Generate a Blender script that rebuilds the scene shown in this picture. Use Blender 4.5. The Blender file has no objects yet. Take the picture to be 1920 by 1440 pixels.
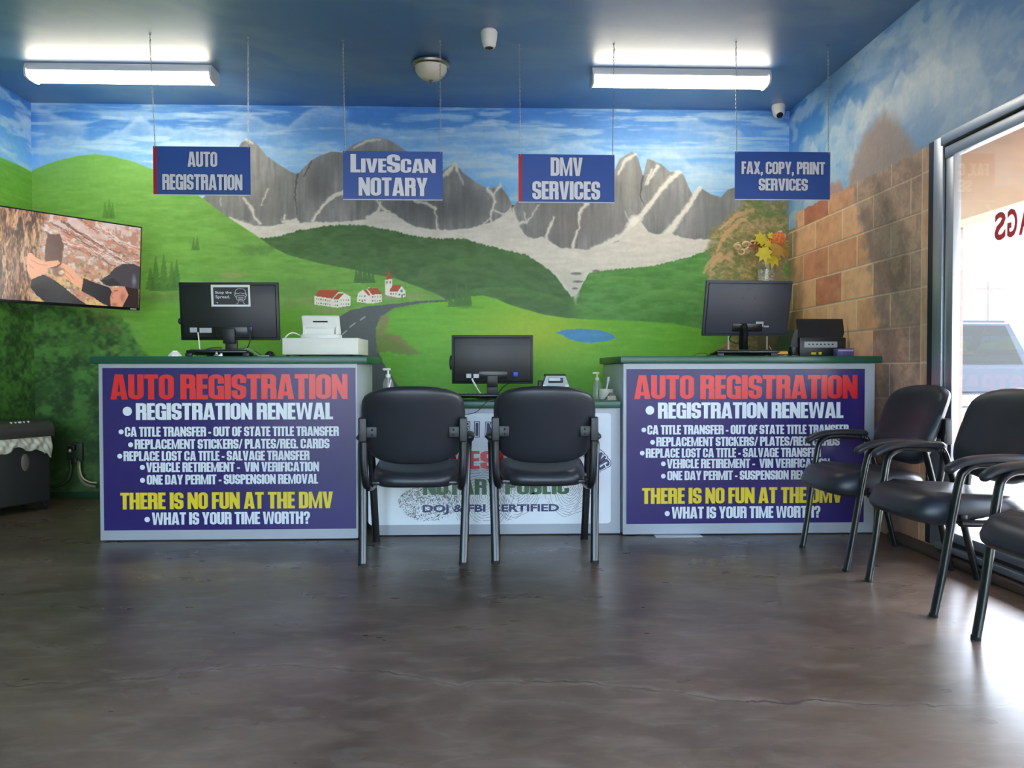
import bpy, bmesh, math, random
import numpy as np
from mathutils import Vector, Matrix, Euler
random.seed(7)
RNG = np.random.default_rng(7)
PI = math.pi
SC = bpy.context.scene
COL = SC.collection

# ------------------------------------------------------------------ camera
F_PX, PSI, PITCH, ROLL, CAM_H = 1440.0, .0339, .0205, -.0009, 1.027
fwd = Vector((math.sin(PSI)*math.cos(PITCH), math.cos(PSI)*math.cos(PITCH), -math.sin(PITCH)))
rgt0 = Vector((math.cos(PSI), -math.sin(PSI), 0)); up0 = rgt0.cross(fwd)
rgt = rgt0*math.cos(ROLL) + up0*math.sin(ROLL); upv = up0*math.cos(ROLL) - rgt0*math.sin(ROLL)
cam_data = bpy.data.cameras.new('camera')
cam_data.sensor_fit = 'HORIZONTAL'; cam_data.sensor_width = 36.0
cam_data.lens = 36.0*F_PX/1920.0; cam_data.clip_start = .05; cam_data.clip_end = 600
cam = bpy.data.objects.new('camera', cam_data); COL.objects.link(cam)
cam.matrix_world = Matrix(((rgt.x, upv.x, -fwd.x, 0), (rgt.y, upv.y, -fwd.y, 0), (rgt.z, upv.z, -fwd.z, CAM_H), (0, 0, 0, 1)))
SC.camera = cam

# ------------------------------------------------------------------ light and exposure
vs = SC.view_settings
vs.view_transform = 'Standard'; vs.look = 'None'; vs.gamma = 1.0; vs.use_curve_mapping = False
vs.exposure = .68
SC.cycles.max_bounces = 10; SC.cycles.diffuse_bounces = 6; SC.cycles.glossy_bounces = 5
SC.cycles.transparent_max_bounces = 16; SC.cycles.sample_clamp_indirect = 6.0
SC.cycles.caustics_reflective = False; SC.cycles.caustics_refractive = False
world = bpy.data.worlds.new('sky'); SC.world = world; world.use_nodes = True
wt = world.node_tree; wt.nodes.clear()
w_out = wt.nodes.new('ShaderNodeOutputWorld'); w_bg = wt.nodes.new('ShaderNodeBackground')
w_sky = wt.nodes.new('ShaderNodeTexSky')
w_sky.sky_type = 'NISHITA'; w_sky.sun_disc = False; w_sky.sun_elevation = math.radians(48); w_sky.sun_rotation = math.radians(60)
w_sky.air_density = 1.0; w_sky.dust_density = 2.5
wt.links.new(w_sky.outputs[0], w_bg.inputs[0]); wt.links.new(w_bg.outputs[0], w_out.inputs[0])
w_bg.inputs[1].default_value = 2.1
sun_d = bpy.data.lights.new('sun', 'SUN'); sun_d.energy = 6.0; sun_d.angle = .009; sun_d.color = (1, .95, .86)
sun = bpy.data.objects.new('sun', sun_d); COL.objects.link(sun)
sun.rotation_euler = Vector((-.60, -.45, -1.05)).to_track_quat('-Z', 'Y').to_euler()   # shines under the arcade from the far right, high
LAMP = 17.0            # emission of the ceiling lamps' diffusers

# ------------------------------------------------------------------ helpers: measuring
def ray(x, y): return fwd + rgt*((x-960)/F_PX) - upv*((y-720)/F_PX)
def at(x, y, Y): d = ray(x, y); return Vector((0, 0, CAM_H)) + d*(Y/d.y)
def px_of(X, Y, Z):
    dx, dy, dz = X, Y, Z-CAM_H
    zc = dx*fwd.x + dy*fwd.y + dz*fwd.z
    return (960 + F_PX*(dx*rgt.x + dy*rgt.y + dz*rgt.z)/zc, 720 - F_PX*(dx*upv.x + dy*upv.y + dz*upv.z)/zc)
ROOM_L, ROOM_R, ROOM_B, ROOM_F, ROOM_H = -3.575, 2.47, 6.21, -2.2, 3.1175

# ------------------------------------------------------------------ helpers: materials
def lin(c):
    c = c/255.0
    return c/12.92 if c <= .04045 else ((c+.055)/1.055)**2.4
def C(r, g, b, k=1.0): return (min(1, lin(r)*k), min(1, lin(g)*k), min(1, lin(b)*k), 1)
def nd(nt, typ, **kw):
    n = nt.nodes.new(typ)
    for k, v in kw.items():
        if k in n.inputs.keys(): n.inputs[k].default_value = v
        else: setattr(n, k, v)
    return n
def mat(name, col, rough=.5, metal=0, var=.06, scale=18, bump=0, bscale=60, coat=0, spec=.5, emit=None, estr=0, rvar=0, stretch=(1, 1, 1)):
    m = bpy.data.materials.new(name); m.use_nodes = True; nt = m.node_tree; b = nt.nodes['Principled BSDF']
    b.inputs['Roughness'].default_value = rough; b.inputs['Metallic'].default_value = metal
    b.inputs['Specular IOR Level'].default_value = spec; b.inputs['Coat Weight'].default_value = coat
    tc = nd(nt, 'ShaderNodeTexCoord'); mp = nd(nt, 'ShaderNodeMapping'); mp.inputs['Scale'].default_value = stretch
    nt.links.new(tc.outputs['Object'], mp.inputs[0])
    no = nd(nt, 'ShaderNodeTexNoise', Scale=scale, Detail=5.0); nt.links.new(mp.outputs[0], no.inputs['Vector'])
    mx = nd(nt, 'ShaderNodeMix', data_type='RGBA')
    mx.inputs[6].default_value = tuple(x*(1-var) for x in col[:3])+(1,); mx.inputs[7].default_value = tuple(min(1, x*(1+var)) for x in col[:3])+(1,)
    nt.links.new(no.outputs['Fac'], mx.inputs[0]); nt.links.new(mx.outputs[2], b.inputs['Base Color'])
    if rvar:
        mr = nd(nt, 'ShaderNodeMapRange'); mr.inputs[3].default_value = rough-rvar; mr.inputs[4].default_value = rough+rvar
        nt.links.new(no.outputs['Fac'], mr.inputs[0]); nt.links.new(mr.outputs[0], b.inputs['Roughness'])
    if bump:
        n2 = nd(nt, 'ShaderNodeTexNoise', Scale=bscale, Detail=3.0); nt.links.new(mp.outputs[0], n2.inputs['Vector'])
        bu = nd(nt, 'ShaderNodeBump', Strength=bump, Distance=.004)
        nt.links.new(n2.outputs['Fac'], bu.inputs['Height']); nt.links.new(bu.outputs[0], b.inputs['Normal'])
    if emit:
        b.inputs['Emission Color'].default_value = emit; b.inputs['Emission Strength'].default_value = estr
    return m
def paint_mat(name, rough=.55, bump=.12, emit=0, var=.05, bscale=45, spec=.5, coat=0):
    m = bpy.data.materials.new(name); m.use_nodes = True; nt = m.node_tree; b = nt.nodes['Principled BSDF']
    a = nd(nt, 'ShaderNodeAttribute', attribute_name='paint')
    tc = nd(nt, 'ShaderNodeTexCoord')
    no = nd(nt, 'ShaderNodeTexNoise', Scale=30.0, Detail=6.0); nt.links.new(tc.outputs['Object'], no.inputs['Vector'])
    mr = nd(nt, 'ShaderNodeMapRange'); mr.inputs[1].default_value = .3; mr.inputs[2].default_value = .7; mr.inputs[3].default_value = 1-var; mr.inputs[4].default_value = 1+var
    nt.links.new(no.outputs['Fac'], mr.inputs[0])
    vm = nd(nt, 'ShaderNodeVectorMath', operation='SCALE'); nt.links.new(a.outputs['Color'], vm.inputs[0]); nt.links.new(mr.outputs[0], vm.inputs['Scale'])
    b.inputs['Roughness'].default_value = rough; b.inputs['Specular IOR Level'].default_value = spec
    if coat:
        b.inputs['Coat Weight'].default_value = 1; b.inputs['Coat IOR'].default_value = coat; b.inputs['Coat Roughness'].default_value = rough
    if emit:
        b.inputs['Base Color'].default_value = (.01, .01, .01, 1)
        nt.links.new(a.outputs['Color'], b.inputs['Emission Color']); b.inputs['Emission Strength'].default_value = emit
    else:
        nt.links.new(vm.outputs[0], b.inputs['Base Color'])
    if bump:
        n2 = nd(nt, 'ShaderNodeTexNoise', Scale=bscale, Detail=4.0); nt.links.new(tc.outputs['Object'], n2.inputs['Vector'])
        bu = nd(nt, 'ShaderNodeBump', Strength=bump, Distance=.004); nt.links.new(n2.outputs['Fac'], bu.inputs['Height']); nt.links.new(bu.outputs[0], b.inputs['Normal'])
    return m
def glass_mat(name, tint=(.97, .98, .98, 1), dust=.05, gloss=.07, rough=.02):
    m = bpy.data.materials.new(name); m.use_nodes = True; nt = m.node_tree; nt.nodes.clear()
    o = nd(nt, 'ShaderNodeOutputMaterial'); t = nd(nt, 'ShaderNodeBsdfTransparent'); t.inputs[0].default_value = tint
    g = nd(nt, 'ShaderNodeBsdfGlossy', Roughness=rough); d = nd(nt, 'ShaderNodeBsdfDiffuse'); d.inputs[0].default_value = (.8, .8, .8, 1)
    lw = nd(nt, 'ShaderNodeLayerWeight', Blend=.25)
    mr = nd(nt, 'ShaderNodeMapRange'); mr.inputs[3].default_value = gloss*.6; mr.inputs[4].default_value = min(1, gloss*3)
    nt.links.new(lw.outputs['Fresnel'], mr.inputs[0])
    m1 = nd(nt, 'ShaderNodeMixShader'); nt.links.new(mr.outputs[0], m1.inputs[0]); nt.links.new(t.outputs[0], m1.inputs[1]); nt.links.new(g.outputs[0], m1.inputs[2])
    tc = nd(nt, 'ShaderNodeTexCoord'); no = nd(nt, 'ShaderNodeTexNoise', Scale=9.0, Detail=6.0); nt.links.new(tc.outputs['Object'], no.inputs['Vector'])
    m3 = nd(nt, 'ShaderNodeMapRange'); m3.inputs[3].default_value = dust*.5; m3.inputs[4].default_value = dust*1.5; nt.links.new(no.outputs['Fac'], m3.inputs[0])
    m2 = nd(nt, 'ShaderNodeMixShader'); nt.links.new(m3.outputs[0], m2.inputs[0]); nt.links.new(m1.outputs[0], m2.inputs[1]); nt.links.new(d.outputs[0], m2.inputs[2])
    nt.links.new(m2.outputs[0], o.inputs[0])
    return m

# ------------------------------------------------------------------ helpers: meshes
class MB:
    def __init__(s): s.v = []; s.f = []
    def add(s, vs, fs):
        o = len(s.v); s.v += [tuple(v) for v in vs]; s.f += [tuple(i+o for i in f) for f in fs]; return s
    def box(s, x0, x1, y0, y1, z0, z1, bev=0, seg=2, M=None):
        bm = bmesh.new(); bmesh.ops.create_cube(bm, size=1)
        for v in bm.verts: v.co = Vector(((x0+x1)/2+v.co.x*(x1-x0), (y0+y1)/2+v.co.y*(y1-y0), (z0+z1)/2+v.co.z*(z1-z0)))
        if bev: bmesh.ops.bevel(bm, geom=list(bm.edges), offset=bev, segments=seg, profile=.5, affect='EDGES')
        return s.frombm(bm, M)
    def frombm(s, bm, M=None):
        bm.verts.index_update()
        s.add([(M @ v.co) if M else v.co.copy() for v in bm.verts], [[v.index for v in f.verts] for f in bm.faces]); bm.free(); return s
    def ball(s, c, r, u=14, w=10, sc=(1, 1, 1)):
        bm = bmesh.new(); bmesh.ops.create_uvsphere(bm, u_segments=u, v_segments=w, radius=r)
        return s.frombm(bm, Matrix.Translation(c) @ Matrix.Diagonal((*sc, 1)))
    def tube(s, pts, r, n=8, closed=False, cap=True, flat=1.0, ref=None):
        pts = [Vector(p) for p in pts]; N = len(pts); rs = r if isinstance(r, (list, tuple)) else [r]*N
        ring = []; prev = None
        for i, p in enumerate(pts):
            a = pts[(i-1) % N] if (closed or i > 0) else p; b = pts[(i+1) % N] if (closed or i < N-1) else p
            t = (b-a).normalized()
            if ref is not None: u = Vector(ref)
            elif prev is None: u = Vector((0, 0, 1)) if abs(t.z) < .9 else Vector((1, 0, 0))
            else: u = prev
            u = (u-t*u.dot(t)).normalized(); w = t.cross(u); prev = u
            ring.append([p+u*(rs[i]*math.cos(2*PI*k/n))+w*(rs[i]*flat*math.sin(2*PI*k/n)) for k in range(n)])
        vs = [q for rr in ring for q in rr]; fs = []
        for i in range(N if closed else N-1):
            j = (i+1) % N
            for k in range(n): fs.append((i*n+k, i*n+(k+1) % n, j*n+(k+1) % n, j*n+k))
        if cap and not closed: fs += [tuple(range(n-1, -1, -1)), tuple((N-1)*n+k for k in range(n))]
        return s.add(vs, fs)
    def lathe(s, prof, c=(0, 0, 0), n=24, cap0=True, cap1=True, M=None):
        vs = []; fs = []
        for (r, z) in prof:
            for k in range(n): vs.append(Vector((c[0]+r*math.cos(2*PI*k/n), c[1]+r*math.sin(2*PI*k/n), c[2]+z)))
        for i in range(len(prof)-1):
            for k in range(n): fs.append((i*n+k, i*n+(k+1) % n, (i+1)*n+(k+1) % n, (i+1)*n+k))
        if cap0: fs.append(tuple(range(n-1, -1, -1)))
        if cap1: fs.append(tuple((len(prof)-1)*n+k for k in range(n)))
        if M: vs = [M @ v for v in vs]
        return s.add(vs, fs)
    def prism(s, pts, y0, y1):
        """outline in x,z (counter-clockwise seen from -y) pulled along y"""
        n = len(pts)
        vs = [Vector((x, y0, z)) for x, z in pts]+[Vector((x, y1, z)) for x, z in pts]
        fs = [tuple(range(n)), tuple(range(2*n-1, n-1, -1))]+[(i, i+n, (i+1) % n+n, (i+1) % n) for i in range(n)]
        return s.add(vs, fs)
    def sheet(s, fn, nu, nv, closed_u=False):
        vs = [fn(i/(nu if closed_u else nu-1), j/(nv-1)) for j in range(nv) for i in range(nu)]; fs = []
        for j in range(nv-1):
            for i in range(nu if closed_u else nu-1):
                k = (i+1) % nu; fs.append((j*nu+i, j*nu+k, (j+1)*nu+k, (j+1)*nu+i))
        return s.add(vs, fs)
    def xf(s, M): s.v = [tuple(M @ Vector(v)) for v in s.v]; return s
    def build(s, name, m, parent=None, loc=None, rot=None, angle=35, smooth=True):
        me = bpy.data.meshes.new(name); me.from_pydata(s.v, [], s.f)
        bm = bmesh.new(); bm.from_mesh(me); bmesh.ops.recalc_face_normals(bm, faces=bm.faces); bm.to_mesh(me); bm.free()
        if smooth:
            me.polygons.foreach_set('use_smooth', [True]*len(me.polygons)); me.set_sharp_from_angle(angle=math.radians(angle))
        me.materials.append(m); me.update()
        o = bpy.data.objects.new(name, me); COL.objects.link(o)
        if parent: o.parent = parent
        if loc is not None: o.location = loc
        if rot is not None: o.rotation_euler = rot
        return o
def tag(o, label=None, cat=None, group=None, kind=None):
    if label: o['label'] = label
    if cat: o['category'] = cat
    if group: o['group'] = group
    if kind: o['kind'] = kind
    return o
def thing(name, label, cat, loc=(0, 0, 0), rot=(0, 0, 0), group=None):
    o = bpy.data.objects.new(name, None); o.empty_display_size = .1; COL.objects.link(o); o.location = loc; o.rotation_euler = rot
    return tag(o, label, cat, group)
def dup(root, loc, rot=None, label=None):
    r = root.copy(); COL.objects.link(r); r.location = loc
    if rot is not None: r.rotation_euler = rot
    if label: r['label'] = label
    for ch in list(root.children):
        c = ch.copy(); COL.objects.link(c); c.parent = r
        for g in list(ch.children):
            d = g.copy(); COL.objects.link(d); d.parent = c
    return r
def bez(pts, n=8):
    """smooth path through points (Catmull-Rom)"""
    P = [Vector(p) for p in pts]; P = [P[0]*2-P[1]]+P+[P[-1]*2-P[-2]]; out = []
    for i in range(1, len(P)-2):
        for k in range(n):
            t = k/n; a, b, c, d = P[i-1], P[i], P[i+1], P[i+2]
            out.append(.5*((2*b)+(c-a)*t+(2*a-5*b+4*c-d)*t*t+(3*b-a-3*c+d)*t**3))
    return out+[P[-2]]
def rrect(x0, z0, x1, z1, r, n=6):
    out = []
    for cx, cz, a0 in ((x1-r, z1-r, 0), (x0+r, z1-r, PI/2), (x0+r, z0+r, PI), (x1-r, z0+r, 1.5*PI)):
        out += [(cx+r*math.cos(a0+PI/2*k/n), cz+r*math.sin(a0+PI/2*k/n)) for k in range(n+1)]
    return out
def grid_mesh(name, us, vs_, pos, colors, m, keep=None, flip=False):
    """a surface over us x vs_ (numpy arrays), pos(U,V)->x,y,z, colors (nv,nu,3) linear, as the 'paint' colour attribute"""
    U, V = np.meshgrid(us, vs_); X, Y, Z = pos(U, V); nv, nu = U.shape
    co = np.stack([X, Y, Z], -1).reshape(-1, 3).astype(np.float32)
    idx = np.arange(nv*nu).reshape(nv, nu)
    q = np.stack([idx[:-1, :-1], idx[:-1, 1:], idx[1:, 1:], idx[1:, :-1]], -1).reshape(-1, 4)
    if keep is not None:
        um, vm = np.meshgrid((us[1:]+us[:-1])/2, (vs_[1:]+vs_[:-1])/2); q = q[keep(um, vm).reshape(-1)]
    if flip: q = q[:, ::-1]
    me = bpy.data.meshes.new(name); me.vertices.add(len(co)); me.vertices.foreach_set('co', co.ravel())
    me.loops.add(q.size); me.loops.foreach_set('vertex_index', q.ravel().astype(np.int32))
    me.polygons.add(len(q)); me.polygons.foreach_set('loop_start', np.arange(0, q.size, 4, dtype=np.int32))
    me.update(calc_edges=True)
    ca = me.color_attributes.new('paint', 'FLOAT_COLOR', 'POINT')
    rgba = np.ones((nv*nu, 4), np.float32); rgba[:, :3] = colors.reshape(-1, 3); ca.data.foreach_set('color', rgba.ravel())
    me.materials.append(m); me.validate(); me.update()
    o = bpy.data.objects.new(name, me); COL.objects.link(o); return o

# ------------------------------------------------------------------ helpers: painting (numpy)
def _vn(x, y, seed):
    r = np.random.default_rng(seed).random((256, 256)); xi = np.floor(x).astype(int); yi = np.floor(y).astype(int)
    fx = x-xi; fy = y-yi; fx = fx*fx*(3-2*fx); fy = fy*fy*(3-2*fy)
    a = r[yi & 255, xi & 255]; b = r[yi & 255, (xi+1) & 255]; c = r[(yi+1) & 255, xi & 255]; d = r[(yi+1) & 255, (xi+1) & 255]
    return (a*(1-fx)+b*fx)*(1-fy)+(c*(1-fx)+d*fx)*fy
def fbm(x, y, seed=0, o=4):
    s = 0; a = .5; t = 0
    for i in range(o): s = s+a*_vn(x*2**i+i*17.3, y*2**i+i*9.1, seed+i); t += a; a *= .5
    return s/t
def sst(x, a, b): t = np.clip((x-a)/(b-a), 0, 1); return t*t*(3-2*t)
def srgb2lin(a): a = np.clip(a, 0, 255)/255.; return np.where(a <= .04045, a/12.92, ((a+.055)/1.055)**2.4)
class Paint:
    def __init__(s, px, py): s.x = px; s.y = py; s.img = np.zeros(px.shape+(3,))
    def over(s, m, c):
        c = np.asarray(c, float)
        s.img += np.clip(m, 0, 1)[..., None]*(c-s.img)
    def poly(s, pts, c, a=1.0, wob=0, seed=3, soft=0):
        x, y = s.x, s.y
        if wob:
            x = x+(fbm(s.x/wob/1.5, s.y/wob/1.5, seed, 3)-.5)*2*wob; y = y+(fbm(s.x/wob/1.5+50, s.y/wob/1.5, seed+9, 3)-.5)*2*wob
        xs = [p[0] for p in pts]; ys = [p[1] for p in pts]
        bb = (x > min(xs)-1) & (x < max(xs)+1) & (y > min(ys)-1) & (y < max(ys)+1)
        X = x[bb]; Y = y[bb]; ins = np.zeros(X.shape, bool); dist = np.full(X.shape, 1e9); n = len(pts)
        for i in range(n):
            (x1, y1), (x2, y2) = pts[i], pts[(i+1) % n]
            if y1 != y2: ins ^= ((y1 > Y) != (y2 > Y)) & (X < (x2-x1)*(Y-y1)/(y2-y1)+x1)
            if soft:
                L = (x2-x1)**2+(y2-y1)**2; t = np.clip(((X-x1)*(x2-x1)+(Y-y1)*(y2-y1))/max(L, 1e-9), 0, 1)
                dist = np.minimum(dist, np.hypot(X-x1-t*(x2-x1), Y-y1-t*(y2-y1)))
        mm = ins.astype(float)
        if soft: mm = mm*np.clip(dist/soft, 0, 1)
        m = np.zeros(s.x.shape); m[bb] = mm*a; s.over(m, c); return m
    def line(s, pts, w, c, a=1.0, wob=2.0, seed=5, soft=1.0):
        x = s.x+(fbm(s.x/7, s.y/7, seed, 3)-.5)*2*wob; y = s.y+(fbm(s.x/7+40, s.y/7, seed+4, 3)-.5)*2*wob
        m = np.zeros(s.x.shape); n = len(pts); ws = w if isinstance(w, (list, tuple)) else [w]*n
        for i in range(n-1):
            (x1, y1), (x2, y2) = pts[i], pts[i+1]; W = max(ws[i], ws[i+1])+4
            bb = (x > min(x1, x2)-W) & (x < max(x1, x2)+W) & (y > min(y1, y2)-W) & (y < max(y1, y2)+W)
            if not bb.any(): continue
            X = x[bb]; Y = y[bb]; L = (x2-x1)**2+(y2-y1)**2; t = np.clip(((X-x1)*(x2-x1)+(Y-y1)*(y2-y1))/max(L, 1e-9), 0, 1)
            d = np.hypot(X-x1-t*(x2-x1), Y-y1-t*(y2-y1)); hw = (ws[i]+(ws[i+1]-ws[i])*t)/2
            m[bb] = np.maximum(m[bb], np.clip((hw-d)/soft+.7, 0, 1))
        s.over(m*a, c)
    def below(s, pts, soft=1.5, wob=0, wl=6, seed=8):
        xs = [p[0] for p in pts]; ys = [p[1] for p in pts]
        r = np.interp(s.x, xs, ys)
        if wob: r = r+(fbm(s.x/wl, s.x*0+seed, seed, 3)-.5)*2*wob
        return sst(s.y-r, -soft, soft)
    def blob(s, cx, cy, rx, ry, c, a=1.0, soft=.5, wob=.25, sc=8, seed=1):
        d = np.hypot((s.x-cx)/rx, (s.y-cy)/ry)
        bb = d < 1.6
        m = np.zeros(s.x.shape)
        if bb.any():
            n = fbm(s.x[bb]/sc, s.y[bb]/sc, seed, 3)-.5; m[bb] = 1-sst(d[bb]+n*2*wob, 1-soft, 1.0)
        s.over(m*a, c)
# ------------------------------------------------------------------ the mural (wall_back, wall_left, wall_right, ceiling)
PK = 1.30     # paint reflectance against its look in the lit room
def clouds(P, seed, sx=110, sy=17, lo=.50, hi=.72, c=(172, 197, 214), a=.8, msk=1.0):
    n = fbm(P.x/sx+fbm(P.x/60, P.y/25, seed+5, 3)*.8, P.y/sy+fbm(P.x/70, P.y/30, seed+7, 2)*.6, seed, 5)
    P.over(sst(n, lo, hi)*a*msk, c); return n
def puff(P, pts, c=(190, 210, 222), depth=30, a=.62, seed=2):
    """a painted cumulus bank: bright crisp upper edge (a ridge line), fading downward"""
    xs = [p[0] for p in pts]; ys = [p[1] for p in pts]
    r = np.interp(P.x, xs, ys)+(fbm(P.x/9, P.x*0+seed, seed, 3)-.5)*6
    d = P.y-r; ins = (P.x > xs[0]) & (P.x < xs[-1])
    ends = sst(P.x, xs[0], xs[0]+18)*(1-sst(P.x, xs[-1]-18, xs[-1]))
    m = sst(d, -3, 7)*np.exp(-np.clip(d, 0, None)/depth)*ins*ends
    P.over(m*a*(.65+.7*fbm(P.x/14, P.y/6, seed+3, 3)), c)
def grass(P, seed, amp, sx=14, sy=4): return (fbm(P.x/sx, P.y/sy, seed, 4)-.5)*amp
def spruce(P, x, y0, y1, w, c, a=.85):
    t = (P.y-y0)/(y1-y0); jag = (np.abs(((P.y-y0)/((y1-y0)/7.0)) % 1.0)*.35+.65)
    m = (t > 0) & (t < 1) & (np.abs(P.x-x) < w*.5*t*jag+.5)
    P.over(m*a*(.75+.4*fbm(P.x/3, P.y/3, 5, 2)), c)
def leafy(P, mask, dark, light, seed, sx=16, sy=12, a=1.0):
    n = .6*fbm(P.x/sx, P.y/sy, seed, 5)+.4*fbm(P.x/sx*4, P.y/sy*4, seed+3, 3); t = sst(n, .3, .72)[..., None]
    col = np.asarray(dark, float)*(1-t)+np.asarray(light, float)*t
    P.img += (np.clip(mask, 0, 1)*a)[..., None]*(col-P.img)

def mural_back(px, py):
    P = Paint(px, py); x, y = px, py
    g = sst(y, 195, 330)[..., None]
    P.img[:] = np.array([58, 118, 190])*(1-g)+np.array([112, 172, 222])*g
    P.img += ((fbm(x/90, y/30, 3, 4)-.5)*22)[..., None]
    P.over(sst(x, 1050, 1300)*.35*(y < 330), (110, 160, 220))
    clouds(P, 11, 130, 16, .50, .74, (150, 188, 216), .75)
    clouds(P, 31, 80, 9, .54, .72, (178, 204, 220), .6)
    for pts, s_ in (([(60, 262), (110, 255), (170, 262), (230, 240), (262, 214), (285, 232), (330, 240), (400, 236), (470, 250)], 2),
                    ([(415, 232), (445, 220), (470, 212), (500, 228), (540, 236), (575, 205), (610, 196), (660, 206)], 5),
                    ([(280, 272), (340, 262), (420, 258), (470, 266), (560, 280), (600, 268), (650, 272)], 6),
                    ([(640, 226), (700, 236), (770, 243), (830, 246), (865, 236), (900, 225), (925, 224), (950, 240), (985, 250), (1040, 252)], 7),
                    ([(826, 295), (880, 290), (920, 284), (960, 292), (985, 300)], 9), ([(1020, 275), (1060, 270), (1090, 268), (1130, 280), (1180, 290)], 10),
                    ([(1190, 300), (1215, 286), (1250, 278), (1275, 288), (1300, 315), (1350, 330)], 12),
                    ([(1260, 225), (1290, 214), (1330, 232), (1372, 236), (1400, 250)], 13), ([(1276, 305), (1320, 310), (1345, 316), (1390, 326)], 14),
                    ([(60, 200), (90, 208), (120, 218), (170, 232)], 15)):
        puff(P, pts, seed=s_)
    # mountains
    ridge = [(300, 420), (380, 372), (420, 330), (452, 268), (465, 260), (480, 268), (500, 292), (522, 308), (545, 322), (558, 327), (570, 314), (585, 300), (600, 292), (622, 284), (645, 286),
             (660, 272), (685, 262), (708, 257), (725, 260), (742, 270), (760, 282), (800, 310), (828, 322), (842, 312), (853, 305), (866, 322), (890, 340), (912, 353), (924, 353), (936, 347), (950, 364), (962, 386),
             (968, 380), (1000, 352), (1060, 346), (1120, 348), (1152, 320), (1162, 298), (1185, 284), (1196, 296), (1206, 330), (1210, 312), (1214, 297), (1240, 308), (1256, 322), (1270, 322), (1282, 328), (1291, 350), (1299, 366), (1312, 351), (1332, 364), (1352, 370), (1364, 356), (1376, 352), (1400, 352)]
    mt = P.below(ridge, 1.2)*(x > 300)*(y < 480)
    P.over(mt, (124, 125, 124))
    sh = (fbm(x/5, y/60, 21, 4)-.5)*44+(fbm(x/40, y/50, 23, 3)-.5)*40
    P.img += (mt*sh)[..., None]
    for cx, cy, rx, ry, c in ((505, 385, 40, 60, (128, 128, 124)), (600, 340, 30, 50, (92, 93, 92)), (700, 330, 70, 60, (98, 97, 94)), (790, 400, 55, 40, (100, 102, 103)), (880, 390, 50, 50, (88, 90, 91)),
                              (1060, 420, 60, 45, (120, 118, 116)), (1180, 340, 22, 60, (140, 138, 132)), (1235, 350, 22, 40, (148, 147, 140)), (1260, 390, 30, 45, (120, 121, 122)), (1340, 410, 45, 45, (104, 108, 110)), (1130, 420, 60, 40, (118, 117, 117))):
        m0 = (1-sst(np.hypot((x-cx)/rx, (y-cy)/ry), .3, 1.1))*mt*.55; P.over(m0, c)
    dk = (62, 63, 62)
    for pts, w in (([(558, 327), (553, 360), (557, 402)], [3, 2, 1]), ([(828, 322), (822, 345), (812, 380)], [2, 1.5, 1]), ([(1206, 330), (1200, 365), (1210, 390)], [4, 2, 1]), ([(962, 386), (960, 396)], 3), ([(585, 302), (570, 330)], 2)):
        P.line(pts, w, dk, .7)
    P.over(P.below([(1270, 322), (1292, 352), (1299, 367), (1296, 400), (1290, 448)], 1)*0, dk)
    snow = (222, 219, 206)
    for pts, w, a in (([(655, 356), (625, 368), (608, 382), (596, 398), (585, 414)], [9, 8, 5, 4, 7], .95), ([(458, 372), (470, 388), (478, 408), (488, 420)], [5, 5, 3, 4], .9), ([(503, 355), (496, 368), (491, 386)], [3, 2, 1], .7),
                    ([(412, 372), (414, 386)], [1, 2], .5), ([(535, 404), (530, 414), (560, 416)], [2, 5, 3], .9), ([(706, 376), (716, 388), (722, 394), (738, 402), (754, 414), (766, 424)], [3, 3, 5, 4, 6, 9], .95), ([(714, 380), (709, 398), (690, 410)], [4, 8, 10], .9),
                    ([(778, 376), (800, 382), (815, 390)], [3, 5, 6], .95), ([(815, 390), (818, 412), (822, 430)], [2, 2, 4], .8), ([(832, 330), (842, 318), (852, 308), (858, 318)], [5, 7, 8, 3], .9), ([(856, 316), (866, 336), (870, 346)], [5, 4, 2], .55), ([(846, 318), (838, 328)], [8, 5], .8),
                    ([(914, 354), (924, 365), (927, 378), (923, 396), (919, 408), (924, 422)], [5, 7, 5, 3, 3, 4], .95), ([(938, 347), (930, 358), (926, 366)], [6, 4, 3], .9), ([(925, 394), (938, 400), (952, 404)], [2, 2, 4], .85), ([(919, 410), (908, 418)], [2, 4], .8),
                    ([(962, 392), (966, 410), (972, 420), (985, 416), (985, 400), (982, 398)], [4, 8, 8, 3, 2, 1], .85), ([(1010, 384), (1000, 400), (986, 418)], [2, 2, 5], .7), ([(1038, 408), (1032, 424), (1026, 440), (1024, 452)], [3, 5, 5, 10], .95), ([(1102, 381), (1090, 392), (1086, 404), (1087, 424), (1080, 442), (1074, 464)], [8, 6, 4, 2.5, 4, 6], .95),
                    ([(1172, 398), (1180, 412)], [1, 2], .6), ([(1272, 324), (1255, 338), (1238, 358), (1222, 380), (1204, 402), (1190, 418)], [10, 12, 10, 8, 10, 16], .97), ([(1190, 412), (1172, 438), (1140, 456), (1108, 470)], [18, 12, 10, 10], .97),
                    ([(1234, 312), (1222, 330), (1214, 345)], [7, 5, 2], .8), ([(1192, 290), (1172, 300), (1160, 326)], [5, 8, 4], .7), ([(1222, 318), (1216, 332), (1210, 348)], [5, 4, 1], .7), ([(1312, 353), (1300, 370), (1290, 388), (1276, 406), (1260, 428), (1250, 440)], [8, 9, 10, 11, 14, 20], .97),
                    ([(664, 276), (690, 264), (712, 262)], [4, 6, 3], .6), ([(462, 262), (472, 268)], [7, 5], .7), ([(430, 408), (445, 414), (470, 424)], [3, 6, 8], .95)):
        P.line(pts, [q*.95 for q in w], snow, a*.62, 3.0, soft=3.2); P.line(pts, [q*.6 for q in w], snow, a*.7, 3.0, soft=1.4)
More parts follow.
